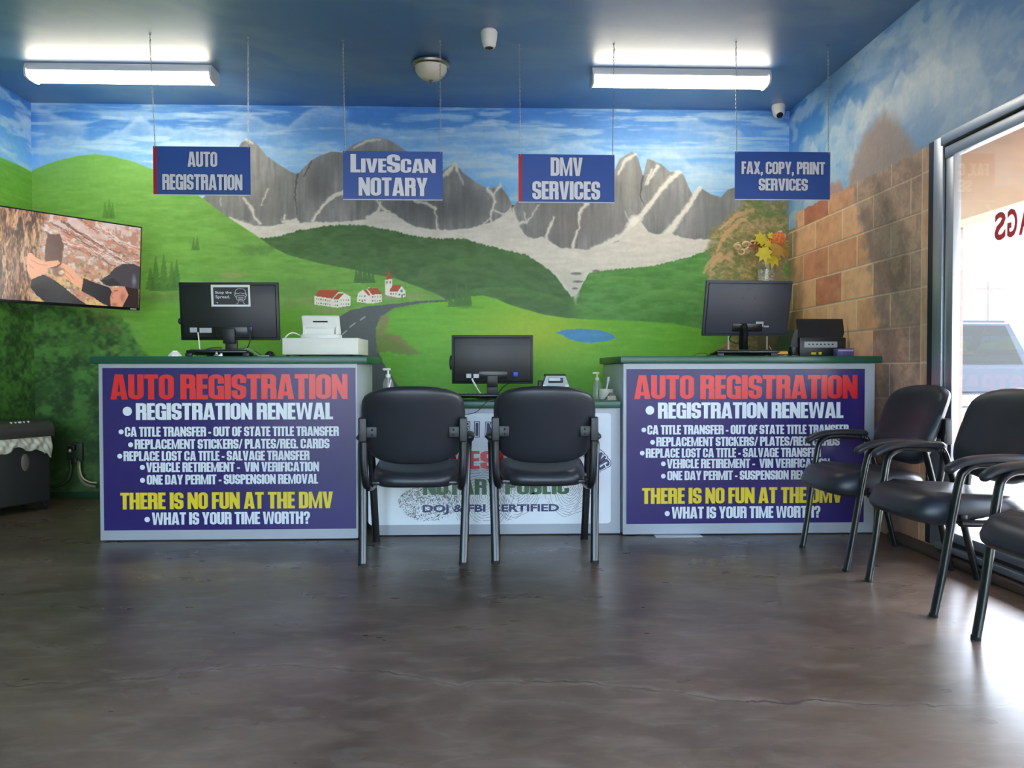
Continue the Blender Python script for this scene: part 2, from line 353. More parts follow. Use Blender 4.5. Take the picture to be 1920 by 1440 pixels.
    # snow field below the mountains
    sf = [(300, 420), (428, 408), (445, 416), (470, 422), (500, 424), (530, 420), (556, 408), (562, 418), (590, 416), (640, 416), (688, 412), (708, 398), (722, 394), (745, 408), (775, 424), (810, 430), (840, 431), (880, 428), (908, 420), (925, 416), (945, 402), (958, 388), (964, 408), (974, 424), (984, 440), (1000, 448), (1018, 444), (1030, 452), (1050, 464), (1070, 466), (1100, 468), (1130, 462), (1160, 452), (1185, 428), (1200, 412), (1215, 435), (1235, 440), (1255, 436), (1275, 444), (1300, 448), (1420, 452)]
    P.over(P.below(sf, 1.5, 2)*(x > 360)*(y < 560), (205, 201, 190))
    P.img += (P.below(sf, 1.5)*(fbm(x/24, y/5, 41, 4)-.5)*24)[..., None]
    # dark wooded hills
    hr = [(300, 470), (480, 446), (505, 446), (535, 440), (560, 432), (600, 425), (640, 421), (690, 423), (730, 431), (780, 443), (830, 448), (868, 447), (905, 458), (945, 468), (985, 477), (1008, 490), (1030, 506), (1046, 522), (1058, 540), (1072, 556), (1082, 552), (1092, 534), (1104, 514), (1130, 507), (1180, 503), (1225, 499), (1262, 490), (1300, 480), (1330, 468), (1350, 460), (1480, 452)]
    hm = P.below(hr, 1.2, 2.5, 3); P.over(hm, (66, 103, 54)); P.img += (hm*grass(P, 51, 34, 18, 7))[..., None]
    P.over(hm*sst(x, 1050, 1110), (82, 138, 62))
    P.img += (hm*sst(x, 1050, 1100)*grass(P, 52, 40, 22, 6))[..., None]
    for pts, c, a in (([(480, 470), (560, 478), (620, 486), (680, 486), (730, 478), (770, 474), (810, 480), (860, 492), (900, 505), (960, 520), (1000, 545)], (78, 116, 60), .6),
                      ([(820, 498), (870, 484), (920, 474), (960, 470), (1000, 486)], (84, 128, 60), .5), ([(860, 545), (920, 538), (980, 540), (1030, 552), (1075, 568)], (92, 140, 64), .6),
                      ([(1110, 530), (1150, 516), (1190, 520), (1220, 532), (1240, 548)], (106, 160, 72), .55), ([(1140, 580), (1180, 560), (1220, 546), (1260, 541), (1300, 548), (1340, 556)], (110, 160, 78), .6), ([(1225, 532), (1270, 515), (1330, 505)], (104, 156, 74), .5),
                      ([(1060, 560), (1100, 576), (1130, 590)], (108, 160, 80), .6), ([(700, 540), (780, 520), (840, 515)], (84, 122, 60), .4)):
        xs = [p[0] for p in pts]; ys = [p[1] for p in pts]; r = np.interp(x, xs, ys); d = y-r
        e = sst(x, xs[0], xs[0]+30)*(1-sst(x, xs[-1]-30, xs[-1])); P.over(hm*e*sst(d, -2, 3)*np.exp(-np.clip(d, 0, None)/11)*a*(.5+fbm(x/6, y/3, 61, 3)), c)
    P.poly([(1040, 505), (1096, 508), (1092, 535), (1084, 560), (1080, 575), (1070, 555), (1055, 530)], (190, 190, 178), .8, 3, soft=5)
    for cx, cy, rx, ry in ((1081, 513, 12, 3), (1085, 528, 12, 3), (1078, 541, 8, 2.5), (1118, 508, 9, 3)): P.blob(cx, cy, rx, ry, (95, 98, 92), .8)
    # meadows
    ml = [(40, 330), (58, 322), (75, 313), (120, 298), (150, 292), (178, 289), (210, 293), (250, 303), (285, 317), (340, 345), (380, 372), (420, 402), (450, 422), (480, 441), (510, 463), (540, 478), (600, 494), (660, 505), (700, 514), (740, 522), (780, 536), (815, 550), (845, 565), (862, 580), (900, 640), (1600, 690)]
    mm = P.below(ml, 1.2, .8, 4); P.over(mm, (108, 160, 68)); P.img += (mm*grass(P, 71, 30, 26, 5))[..., None]
    P.over(mm*(1-sst(y, 300, 420))*.5, (112, 168, 80))
    mr_ = [(700, 800), (712, 640), (735, 584), (790, 570), (845, 562), (880, 556), (905, 554), (930, 560), (955, 571), (980, 579), (1020, 590), (1060, 596), (1120, 600), (1200, 602), (1260, 607), (1310, 615), (1340, 626), (1480, 640)]
    mr2 = P.below(mr_, 1.2, .5, 4)*(x > 700); P.over(mr2, (104, 172, 48)); P.img += (mr2*grass(P, 75, 22, 30, 6))[..., None]
    P.over(mr2*np.exp(-((x-1000)/110)**2-((y-625)/60)**2)*.95, (158, 186, 46))
    P.over(mr2*sst(y, 600, 760)*.35, (88, 160, 46))
    for cx, cy, rx, ry, c, a in ((480, 468, 45, 14, (82, 124, 60), .7), (560, 540, 90, 28, (96, 138, 70), .55), (430, 520, 60, 16, (120, 150, 84), .5), (440, 515, 34, 8, (160, 160, 110), .5), (300, 555, 50, 10, (128, 146, 84), .6), (575, 565, 60, 16, (140, 140, 104), .55),
                            (545, 575, 36, 16, (118, 128, 84), .5), (615, 582, 45, 8, (176, 140, 146), .7), (735, 556, 30, 6, (170, 140, 142), .7), (780, 555, 40, 8, (150, 140, 104), .5), (300, 560, 80, 14, (92, 130, 62), .6), (340, 470, 60, 24, (122, 176, 76), .5), (400, 440, 50, 14, (122, 180, 76), .5)):
        P.blob(cx, cy, rx, ry, c, a, .8, .5, 10)
    P.over(mm*(x < 640)*sst(y, 555, 600)*sst(x, 240, 300)*.6*(1-mr2), (104, 170, 44))
    # road with its centre dashes
    P.poly([(845, 562), (790, 564), (735, 570), (690, 574), (655, 582), (634, 596), (618, 620), (600, 670), (640, 735), (752, 735), (735, 706), (716, 676), (706, 645), (705, 615), (714, 594), (738, 578), (790, 568), (842, 565)], (88, 94, 96), 1, 1.2)
    P.over(((x > 590) & (x < 850) & (y > 560) & (y < 735))*0.0, (0, 0, 0))
    for a_, b_ in (((676, 600), (684, 594)), ((656, 613), (666, 606)), ((642, 627), (650, 620))): P.line([a_, b_], 1.8, (185, 188, 185), .9, .3)
    P.poly([(712, 594), (728, 586), (732, 600), (726, 622), (708, 645), (703, 630)], (140, 130, 84), .8, 4, soft=4)
    P.poly([(704, 628), (726, 622), (752, 628), (770, 646), (796, 664), (770, 668), (735, 664), (706, 662)], (112, 128, 62), .9, 4, soft=5)
    P.poly([(716, 626), (742, 626), (762, 640), (784, 660), (760, 652), (735, 640)], (150, 124, 88), .6, 4, soft=5)
    P.poly([(735, 700), (752, 722), (770, 735), (752, 735)], (140, 150, 84), .7, 3, soft=3)
    # pond
    P.poly([(1042, 624), (1056, 619), (1090, 616.5), (1125, 619), (1146, 626), (1155, 633), (1142, 639), (1110, 643), (1085, 641), (1066, 635), (1054, 628)], (72, 140, 190), 1, 1.0)
    P.blob(1105, 628, 45, 5, (84, 150, 196), .5)
    # village
    wl = (226, 222, 206); rf = (172, 78, 50); wd = (80, 96, 106)
    def win(xs, ys, w=1.6, h=2.6, c=wd):
        for a_ in xs:
            for b_ in ys: P.poly([(a_-w/2, b_-h/2), (a_+w/2, b_-h/2), (a_+w/2, b_+h/2), (a_-w/2, b_+h/2)], c)
    P.poly([(590, 554), (624, 559), (624, 576), (590, 571)], wl); P.poly([(624, 560), (634, 548), (640, 547), (657, 556), (657, 573), (633, 577), (624, 576)], (232, 228, 214))
    P.poly([(590, 555), (598, 544.5), (636, 544.5), (625, 556.5), (623.5, 560)], rf); P.poly([(624.5, 561), (634, 550), (645, 550.5), (635, 561)], rf)
    for k in range(7): win([593.5+k*4.2], [560.5+k*.55, 568+k*.5])
    win([628, 632.5], [565, 572]); win([639, 644, 649, 653.5], [562.5, 570.5])
    P.poly([(670, 550.5), (680, 543.5), (694, 552), (694, 569.5), (670, 566)], (232, 228, 214)); P.poly([(694, 552), (716, 551.5), (716, 566.5), (694, 569.5)], wl); P.poly([(687, 542), (692, 539), (698, 551), (694, 552)], wl)
    P.poly([(680, 543.5), (687, 543.5), (694.5, 553), (692, 554.5)], rf); P.poly([(688, 540.5), (708, 540), (716.5, 551.5), (697.5, 552.5)], rf)
    win([674.5, 679, 684], [555, 563]); win([699, 703.5, 708, 712.5], [556.5, 563.5]); win([679], [564.5], 2.4, 4.5)
    P.poly([(722, 524), (735, 523.5), (735, 548), (730, 554), (722, 553)], (228, 224, 210)); P.poly([(722.5, 524), (726, 517), (728.8, 505), (731.5, 516), (735.5, 523.5)], rf)
    P.poly([(729, 546.5), (747, 546.5), (747, 558.5), (722, 553)], wl); P.poly([(746, 547), (753, 536.5), (760.5, 546), (760.5, 557), (747, 558.5)], (232, 228, 214)); P.poly([(729.5, 546), (736, 534.5), (752.5, 534.5), (746, 546.8)], rf)
    P.blob(753, 545.5, 3, 3.2, (92, 138, 186), 1, .2, 0); win([753.5], [555], 2.6, 5.5, (96, 70, 60)); win([726, 731.5], [529.5], 2, 5.5); win([733, 737.5, 742], [551], 1.6, 4); win([749, 757.5], [552], 1.4, 4)
    # spruces
    for x0, yt, yb, w in ((282, 500, 542, 20), (292, 478, 545, 24), (307, 476, 545, 26), (322, 490, 545, 24), (331, 486, 540, 22), (197, 378, 408, 12), (205, 373, 410, 16), (211, 380, 410, 12), (363, 446, 470, 9), (370, 442, 470, 10)):
        spruce(P, x0, yt, yb, w, (62, 104, 48), .6 if x0 > 250 else .45)
    for x0, yt, yb, w in ((668, 504, 530, 11), (675, 486, 530, 12), (684, 490, 531, 13), (692, 500, 531, 12), (699, 508, 531, 11)): spruce(P, x0, yt, yb, w, (64, 106, 52), .9)
    for x0, yt, yb, w in ((845, 542, 575, 12), (856, 528, 576, 14), (865, 536, 576, 14), (874, 528, 577, 14), (880, 540, 576, 12)): spruce(P, x0, yt, yb, w, (70, 112, 52), .9)
    P.blob(865, 568, 24, 9, (68, 112, 50), .85); P.blob(684, 527, 20, 5, (66, 108, 52), .8); P.blob(880, 576, 34, 4, (92, 152, 48), .6); P.blob(308, 542, 36, 6, (74, 118, 54), .6)
    # dark undergrowth, lower left
    ug = [(30, 540), (60, 556), (120, 570), (170, 585), (215, 592), (240, 612), (250, 632), (258, 650), (275, 662), (300, 690), (420, 760)]
    um = sst(y-np.interp(x, [p[0] for p in ug], [p[1] for p in ug])+(fbm(x/14, y/14, 81, 4)-.5)*34, -10, 12)*(x < 440)
    leafy(P, um, (36, 66, 32), (82, 132, 62), 83, 30, 22)
    for cx, cy, rx, ry, c, a in ((150, 640, 55, 45, (88, 140, 66), .45), (60, 690, 45, 40, (74, 124, 56), .4), (140, 790, 45, 40, (82, 136, 60), .5), (30, 760, 30, 40, (84, 136, 50), .4), (190, 590, 40, 18, (100, 112, 66), .5), (210, 618, 30, 14, (112, 112, 74), .45),
                                 (100, 850, 60, 60, (34, 60, 30), .6), (80, 730, 40, 30, (34, 62, 30), .55), (215, 655, 30, 12, (116, 160, 72), .6), (130, 720, 50, 20, (40, 76, 36), .5)):
        P.blob(cx, cy, rx, ry, c, a, .9, .6, 12)
    P.over(um*sst(y, 700, 900)*.5, (44, 62, 34))
    # autumn grasses and tree, right
    am = np.zeros(x.shape)
    ap = [(1395, 372), (1480, 372), (1480, 700), (1345, 700), (1338, 660), (1368, 630), (1352, 600), (1344, 570), (1358, 540), (1330, 520), (1318, 512), (1326, 488), (1320, 470), (1334, 448), (1330, 430), (1362, 408), (1372, 396)]
    n = (fbm(x/16, y/12, 91, 4)-.5)*46; d_ = np.full(x.shape, 1e9); q = Paint(px, py); am = q.poly(ap, (1, 1, 1), 1, 12, 93, soft=10)
    leafy(P, am, (104, 116, 66), (172, 150, 106), 95, 12, 9)
    st = fbm((x+y*.7)/16, (y-x*.5)/4.5, 97, 4); P.over(am*sst(st, .52, .72)*.6*(.35+fbm(x/40, y/40, 98, 2)), (202, 164, 122)); st = fbm((x-y*.4)/14, (y+x*.4)/4, 197, 4); P.over(am*sst(st, .54, .68)*.5, (126, 118, 74))
    P.over(am*sst(fbm(x/24, y/16, 99, 3), .5, .7)*.5*(x > 1400)*(y < 480), (92, 124, 66))
    for pts in ([(1345, 470), (1362, 440), (1385, 415), (1400, 412)], [(1330, 505), (1345, 488), (1372, 478)], [(1350, 430), (1380, 405), (1410, 395)], [(1318, 512), (1330, 492), (1350, 478)], [(1345, 690), (1372, 660), (1395, 648)]):
        P.line(pts, [4, 8, 9, 4][:len(pts)], (202, 162, 118), .7, 4)
    P.over(am*(x > 1420)*sst(y, 430, 560)*.6, (98, 98, 76))
    # thin dark-green base line
    P.over((y > 924)*1.0, (40, 74, 46))
    return srgb2lin(P.img)*PK

PXM = 231.9      # photo pixels per metre on the back wall
WU = np.linspace(ROOM_L, ROOM_R, 1160); WV = np.linspace(0, ROOM_H, 590)
gu, gv = np.meshgrid(WU, WV); bx, by = px_of(gu, ROOM_B, gv)
M_MURAL = paint_mat('mural_paint', .5, .10)
o = grid_mesh('wall_back', WU, WV, lambda U, V: (U, U*0+ROOM_B, V), mural_back(bx, by), M_MURAL); tag(o, kind='structure')

# left wall continues the scene: unfold the distance from the corner into mural pixels
lu = np.concatenate([np.linspace(ROOM_F, 3.6, 60), np.linspace(3.62, ROOM_B, 330)]); lv = np.linspace(0, ROOM_H, 420)
gu, gv = np.meshgrid(lu, lv); dx = (ROOM_B-gu)*PXM; yy = px_of(ROOM_L, ROOM_B, gv)[1]
def mural_left(d, y):
    P = Paint(58-d, y); x = -d
    g = sst(y, 195, 330)[..., None]; P.img[:] = np.array([58, 118, 190])*(1-g)+np.array([112, 172, 222])*g
    clouds(P, 211, 90, 22, .42, .7, (166, 192, 210), .8); clouds(P, 213, 50, 14, .5, .7, (186, 206, 218), .6)
    r = 322-4*np.sin(d/60)+d*.02
    m = sst(y-r, -1.2, 1.2); P.over(m, (96, 154, 58)); P.img += (m*(fbm(x/26, y/5, 221, 4)-.5)*28)[..., None]
    um = sst(y-545+(fbm(x/14, y/14, 223, 4)-.5)*40, -12, 14); leafy(P, um, (36, 66, 32), (84, 134, 62), 225, 30, 22)
    P.over(um*sst(y, 700, 900)*.5, (44, 62, 34)); P.over((y > 924)*1.0, (40, 74, 46))
    return srgb2lin(P.img)*PK
o = grid_mesh('wall_left', lu, lv, lambda U, V: (U*0+ROOM_L, U, V), mural_left(dx, yy), M_MURAL, flip=True); tag(o, kind='structure')

# right wall: painted blocks to the window head, clouds above; opening for the window
WIN_Y1, WIN_Y0, WIN_Z0, WIN_Z1 = 4.205, -1.6, .055, 2.27
ru = np.concatenate([np.linspace(ROOM_F, WIN_Y0, 6), np.linspace(WIN_Y0, 3.0, 60)[1:], np.linspace(3.0, WIN_Y1, 170)[1:], np.linspace(WIN_Y1, ROOM_B, 380)[1:]])
rv = np.concatenate([np.linspace(0, WIN_Z0, 8), np.linspace(WIN_Z0, WIN_Z1, 380)[1:], np.linspace(WIN_Z1, ROOM_H, 170)[1:]])
def mural_right(Y, Z):
    u = (ROOM_B-Y)*PXM; v = (ROOM_H-Z)*PXM             # mural pixels from the far corner and from the ceiling
    P = Paint(u, v)
    g = sst(v, 0, 190)[..., None]; P.img[:] = np.array([62, 124, 190])*(1-g)+np.array([118, 168, 210])*g
    P.over(sst(u, 120, 420)*.6, (132, 158, 190))
    n = clouds(P, 301, 70, 34, .42, .66, (164, 188, 206), .75); clouds(P, 303, 46, 30, .52, .70, (196, 206, 212), .5)
    for cx, cy, rx, ry, c, a in ((70, 130, 40, 60, (158, 192, 214), .7), (110, 175, 40, 35, (176, 204, 216), .7), (40, 170, 30, 30, (150, 188, 214), .6), (160, 110, 45, 60, (150, 184, 208), .6), (290, 110, 60, 26, (206, 208, 204), .7), (330, 85, 60, 22, (196, 204, 208), .6),
                                 (380, 120, 50, 30, (208, 212, 212), .6), (450, 100, 60, 34, (206, 212, 214), .6), (230, 80, 50, 36, (170, 192, 208), .6), (520, 130, 60, 40, (196, 206, 214), .6), (180, 170, 40, 24, (196, 206, 206), .5), (250, 150, 40, 20, (200, 206, 206), .5)):
        P.blob(cx, cy, rx, ry, c, a, .8, .5, 16)
    for pts, s_ in (([(40, 160), (60, 120), (75, 96), (90, 110), (105, 84), (120, 105), (140, 120)], 7), ([(60, 190), (90, 168), (110, 150), (130, 165), (150, 190)], 8), ([(150, 120), (180, 84), (210, 92), (240, 60), (280, 90), (320, 70), (350, 90)], 9), ([(250, 130), (290, 96), (310, 84), (330, 100), (360, 96), (390, 72), (420, 100), (470, 90), (520, 120)], 10)):
        puff(P, pts, (208, 214, 216), 34, .75, s_)
    top = (ROOM_H-2.262)*PXM
    P.poly([(225, 215), (235, 180), (262, 140), (300, 118), (345, 108), (385, 128), (410, 160), (440, 190), (485, 205), (485, 215)], (176, 150, 134), .8, 8, 5, soft=20)
    leafy(P, P.poly([(235, 205), (250, 165), (290, 130), (345, 118), (390, 140), (430, 190), (430, 205)], (148, 118, 98), .3, 8, 6, soft=12), (154, 134, 118), (196, 164, 142), 311, 10, 8, .7)
    P.poly([(140, 212), (150, 186), (178, 176), (215, 180), (232, 205), (232, 212)], (182, 132, 112), .8, 6, 7, soft=8)
    bl = (v > top+(fbm(u/8, u*0, 313, 2)-.5)*4)*1.0
    step = (u < 34)*1.0; bl = bl*(1-step*(v < top+26))
    # blocks
    H, L = .2135*PXM, .43*PXM
    row = np.floor((v-(ROOM_H-1.057)*PXM)/H); rf_ = (v-(ROOM_H-1.057)*PXM)/H-row
    uu = u/L+.5*(row % 2)+.30; colm = np.floor(uu); cf = uu-colm
    h = np.modf(np.abs(np.sin(row*12.9898+colm*78.233)*43758.5453))[0]
    c0 = np.array([208, 154, 114]); c1 = np.array([224, 174, 132]); c2 = np.array([186, 116, 88])
    colr = c0+(c1-c0)*sst(h, .2, .6)[..., None]; colr = colr+(c2-colr)*sst(h, .76, .84)[..., None]
    colr = colr+((fbm(u/18, v/14, 321, 5)-.5)*44)[..., None]*np.array([1, .85, .7])
    P.img += bl[..., None]*(colr-P.img)
    # greyed patches, darker streak, grey-green corner and darker foot painted over the blocks
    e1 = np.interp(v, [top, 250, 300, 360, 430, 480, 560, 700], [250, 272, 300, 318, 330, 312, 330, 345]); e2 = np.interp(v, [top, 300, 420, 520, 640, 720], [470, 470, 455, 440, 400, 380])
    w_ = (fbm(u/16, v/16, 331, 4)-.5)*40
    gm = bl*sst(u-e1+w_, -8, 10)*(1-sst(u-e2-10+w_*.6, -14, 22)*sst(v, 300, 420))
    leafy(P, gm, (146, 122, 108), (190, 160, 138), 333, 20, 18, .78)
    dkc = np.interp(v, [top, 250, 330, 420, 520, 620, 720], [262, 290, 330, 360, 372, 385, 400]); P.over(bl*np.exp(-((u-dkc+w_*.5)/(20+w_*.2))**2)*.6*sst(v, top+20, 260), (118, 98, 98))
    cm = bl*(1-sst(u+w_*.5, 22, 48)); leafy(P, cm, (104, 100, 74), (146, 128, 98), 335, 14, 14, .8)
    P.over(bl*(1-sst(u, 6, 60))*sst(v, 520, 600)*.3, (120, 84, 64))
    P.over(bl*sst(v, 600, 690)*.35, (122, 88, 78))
    # mortar lines with a shaded lower edge
    wob = (fbm(u/10, v/10, 341, 2)-.5)*.05
    hl = np.minimum(rf_, 1-rf_)+wob*.3; vl = np.minimum(cf, 1-cf)
    mo = np.maximum(1-sst(hl*H, .8, 2.0), (1-sst(vl*L, .7, 1.7)))*bl
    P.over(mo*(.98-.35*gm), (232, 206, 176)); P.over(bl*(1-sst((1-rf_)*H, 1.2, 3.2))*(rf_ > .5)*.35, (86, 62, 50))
    # pale column of narrow blocks beside the window
    ed = (u > (ROOM_B-4.29)*PXM)*bl*(u < 600)
    P.over(ed*.8, (212, 168, 130)); P.img += (ed*(fbm(u/6, v/20, 351, 4)-.5)*34)[..., None]
    P.over(ed*np.maximum(1-sst(hl*H, .6, 2.0), 1-sst(np.abs(u-(ROOM_B-4.29)*PXM), .8, 2.0))*.8, (226, 206, 180))
    return srgb2lin(P.img)*PK
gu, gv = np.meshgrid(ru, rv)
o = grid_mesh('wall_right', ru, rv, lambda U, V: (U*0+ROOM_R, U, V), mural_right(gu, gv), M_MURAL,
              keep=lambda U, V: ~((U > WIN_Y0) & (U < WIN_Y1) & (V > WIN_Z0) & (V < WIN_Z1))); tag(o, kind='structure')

# ceiling: painted night-blue sky with thin cloud strokes
cu = np.linspace(ROOM_L, ROOM_R, 420); cv = np.concatenate([np.linspace(ROOM_F, 2.4, 60), np.linspace(2.42, ROOM_B, 270)])
gu, gv = np.meshgrid(cu, cv)
def mural_ceiling(X, Y):
    P = Paint(X*100, Y*100); P.img[:] = np.array([48, 100, 160])
    P.img += ((fbm(X*1.2, Y*1.2, 401, 4)-.5)*26)[..., None]
    a = .55; xr = X*math.cos(a)+Y*math.sin(a); yr = -X*math.sin(a)+Y*math.cos(a)
    n = fbm(xr*.9+fbm(X, Y, 405, 3), yr*3.2+fbm(X*2, Y*2, 407, 3)*1.4, 403, 5); P.over(sst(n, .48, .72)*.55, (120, 140, 158))
    n = fbm(X*1.1+2, Y*4+fbm(X*2, Y, 409, 3), 411, 5); P.over(sst(n, .52, .72)*.4, (108, 134, 160))
    return srgb2lin(P.img)
o = grid_mesh('ceiling', cu, cv, lambda U, V: (U, V, U*0+ROOM_H), mural_ceiling(gu, gv), paint_mat('ceiling_paint', .45, .10, bscale=20, spec=.8, coat=1.6), flip=True); tag(o, kind='structure')

# ------------------------------------------------------------------ floor: stained, sealed concrete with a long crack
def floor_mat():
    m = bpy.data.materials.new('sealed_concrete'); m.use_nodes = True; nt = m.node_tree; b = nt.nodes['Principled BSDF']; L = nt.links.new
    tc = nd(nt, 'ShaderNodeTexCoord'); P = tc.outputs['Object']
    def noise(s, d=6, dist=0, st=(1, 1, 1), rot=0, rough=.55):
        mp = nd(nt, 'ShaderNodeMapping'); mp.inputs['Scale'].default_value = st; mp.inputs['Rotation'].default_value = (0, 0, rot); L(P, mp.inputs[0])
        n = nd(nt, 'ShaderNodeTexNoise', Scale=s, Detail=float(d), Distortion=dist, Roughness=rough); L(mp.outputs[0], n.inputs['Vector']); return n.outputs['Fac']
    def ramp(f, a, c1, b_, c2):
        r = nd(nt, 'ShaderNodeValToRGB'); r.color_ramp.elements[0].position = a; r.color_ramp.elements[0].color = c1; r.color_ramp.elements[1].position = b_; r.color_ramp.elements[1].color = c2; L(f, r.inputs[0]); return r.outputs[0]
    def mixc(f, a, b_, blend='MIX'):
        x = nd(nt, 'ShaderNodeMix', data_type='RGBA', blend_type=blend)
        if isinstance(f, float): x.inputs[0].default_value = f
        else: L(f, x.inputs[0])
        for s_, v in ((6, a), (7, b_)):
            if isinstance(v, tuple): x.inputs[s_].default_value = v
            else: L(v, x.inputs[s_])
        return x.outputs[2]
    base = mixc(ramp(noise(1.1, 7, .6, (1, 1.4, 1)), .32, (0, 0, 0, 1), .70, (1, 1, 1, 1)), C(74, 58, 49), C(120, 101, 87))
    base = mixc(ramp(noise(2.2, 6, .4, (1, 1.7, 1), .4), .36, (0, 0, 0, 1), .86, (.45, .45, .45, 1)), base, C(58, 45, 40))
    base = mixc(ramp(noise(3.0, 6, .5, (1, 2.2, 1), -.3, .68), .42, (0, 0, 0, 1), .92, (.42, .42, .42, 1)), base, C(142, 128, 112))
    base = mixc(ramp(noise(.45, 4), .5, (0, 0, 0, 1), .7, (.45, .45, .45, 1)), base, C(100, 92, 62))
    base = mixc(ramp(noise(28, 5), .62, (0, 0, 0, 1), .8, (.35, .35, .35, 1)), base, C(140, 132, 122))
    base = mixc(ramp(noise(6, 5, .8, (1, 2.6, 1), .5), .50, (0, 0, 0, 1), .80, (.4, .4, .4, 1)), base, C(150, 138, 124))
    base = mixc(ramp(noise(4.3, 5, .6, (1, 2.0, 1), -.5), .50, (0, 0, 0, 1), .82, (.5, .5, .5, 1)), base, C(52, 41, 37))
    # crack: a curve y = f(x)
    sx = nd(nt, 'ShaderNodeSeparateXYZ'); L(P, sx.inputs[0])
    mr = nd(nt, 'ShaderNodeMapRange'); mr.inputs[1].default_value = -3.5; mr.inputs[2].default_value = 3.5; L(sx.outputs['X'], mr.inputs[0])
    fc = nd(nt, 'ShaderNodeFloatCurve'); cv_ = fc.mapping.curves[0]
    pts = []
    for (x, y) in ((0, 1283), (150, 1283), (290, 1268), (450, 1248), (550, 1247), (640, 1254), (750, 1264), (860, 1284), (930, 1279), (1000, 1275), (1090, 1279), (1180, 1291), (1280, 1300), (1340, 1310), (1440, 1316), (1560, 1317), (1660, 1322), (1760, 1323), (1880, 1322), (1920, 1317)):
        d = ray(x, y); t = -CAM_H/d.z; pts.append((d.x*t, d.y*t))
    pts = [(-3.5, pts[0][1])]+pts+[(3.5, pts[-1][1])]
    while len(cv_.points) < len(pts): cv_.points.new(.5, .5)
    for p_, (X, Y) in zip(cv_.points, sorted(pts)): p_.location = ((X+3.5)/7, (Y-1.8)/1.2); p_.handle_type = 'VECTOR'
    fc.mapping.update(); L(mr.outputs[0], fc.inputs['Value'])
    def math_(op, a, b_=0.0):
        n = nd(nt, 'ShaderNodeMath', operation=op)
        for i, v in enumerate((a, b_)):
            if isinstance(v, (int, float)): n.inputs[i].default_value = v
            else: L(v, n.inputs[i])
        return n.outputs[0]
    cy = math_('ADD', math_('MULTIPLY', fc.outputs[0], 1.2), 1.8)
    cy = math_('ADD', cy, math_('MULTIPLY', math_('SUBTRACT', noise(7, 6, .5), .5), .11))
    d = math_('ABSOLUTE', math_('SUBTRACT', sx.outputs['Y'], cy))
    crack = ramp(d, .0024, (1, 1, 1, 1), .0060, (0, 0, 0, 1)); halo = ramp(d, .006, (1, 1, 1, 1), .035, (0, 0, 0, 1))
    gap = ramp(noise(4.5, 4), .36, (.15, .15, .15, 1), .6, (1, 1, 1, 1))
    base = mixc(math_('MULTIPLY', math_('MULTIPLY', halo, ramp(noise(9, 6), .40, (0, 0, 0, 1), .68, (1, 1, 1, 1))), .75), base, C(146, 134, 120))
    base = mixc(math_('MULTIPLY', crack, gap), base, C(34, 28, 26))
    L(base, b.inputs['Base Color'])
    r = nd(nt, 'ShaderNodeMapRange'); r.inputs[3].default_value = .20; r.inputs[4].default_value = .40; L(noise(2.4, 3, .0, (1, 1.8, 1), .2), r.inputs[0]); L(r.outputs[0], b.inputs['Roughness'])
    b.inputs['Specular IOR Level'].default_value = .40
    bu = nd(nt, 'ShaderNodeBump', Strength=.025, Distance=.01)
    L(math_('SUBTRACT', math_('MULTIPLY', noise(22, 5), .35), math_('MULTIPLY', crack, .8)), bu.inputs['Height']); L(bu.outputs[0], b.inputs['Normal'])
    return m
fm = MB().add([(ROOM_L-.02, ROOM_F, 0), (ROOM_R+.02, ROOM_F, 0), (ROOM_R+.02, ROOM_B+.02, 0), (ROOM_L-.02, ROOM_B+.02, 0)], [(0, 1, 2, 3)])
tag(fm.build('floor', floor_mat(), smooth=False), kind='structure')
# ------------------------------------------------------------------ materials
M_ALU = mat('brushed_aluminium', C(168, 174, 182), .38, .75, .05, 40)
M_DARKALU = mat('dark_bronze_frame', C(40, 46, 56), .45, .3)
M_GLASS = glass_mat('window_glass', dust=.018, gloss=.06)
M_BLACK = mat('black_plastic', C(26, 27, 30), .42, 0, .12, 30, .06, 200)
M_BLACKG = mat('black_gloss_plastic', C(18, 19, 22), .28, 0, .1)
M_WHITE = mat('white_plastic', C(232, 232, 228), .4, 0, .03)
M_GREY = mat('grey_laminate', C(176, 180, 190), .42, 0, .05, 12, .04, 120)
M_GREYSIDE = M_GREY
M_GREEN = mat('dark_green_laminate', C(30, 84, 66), .32, 0, .12, 25, .03, 90)
M_CHROME = mat('chrome', C(215, 215, 215), .18, 1, .03)
M_STEEL = mat('galvanised_steel', C(180, 182, 185), .35, .9, .08)
M_BANNER = mat('purple_blue_vinyl', C(48, 37, 102), .24, 0, .06, 6, .02, 30, spec=.36)
M_RED = mat('red_vinyl', C(222, 38, 44), .26, 0, .03)
M_WHITEV = mat('white_vinyl', C(226, 230, 238), .26, 0, .03)
M_YEL = mat('yellow_vinyl', C(232, 206, 48), .26, 0, .03)
M_EDGE = mat('deep_purple_vinyl', C(30, 22, 78), .28, 0, .04)
M_SIGNBLUE = mat('royal_blue_sign_sheet', C(46, 84, 160), .38, 0, .04)
M_SIGNRED = mat('red_sign_edge', C(176, 34, 44), .4, 0, .04)
M_SIGNWHITE = mat('light_grey_sign_lettering', C(228, 230, 236), .4, 0, .03)
M_SIGNDARK = mat('navy_letter_outline', C(22, 34, 92), .4, 0, .03)
M_PAPER = mat('white_paper', C(228, 230, 232), .6, 0, .02)
M_BOARD = mat('white_sign_board', C(224, 230, 238), .3, 0, .02)
M_NAVY = mat('navy_ink', C(30, 32, 88), .35, 0, .05)
M_INK = mat('grey_black_ink', C(84, 84, 90), .45, 0, .1)
M_GREENINK = mat('dark_green_ink', C(28, 84, 38), .35, 0, .05)

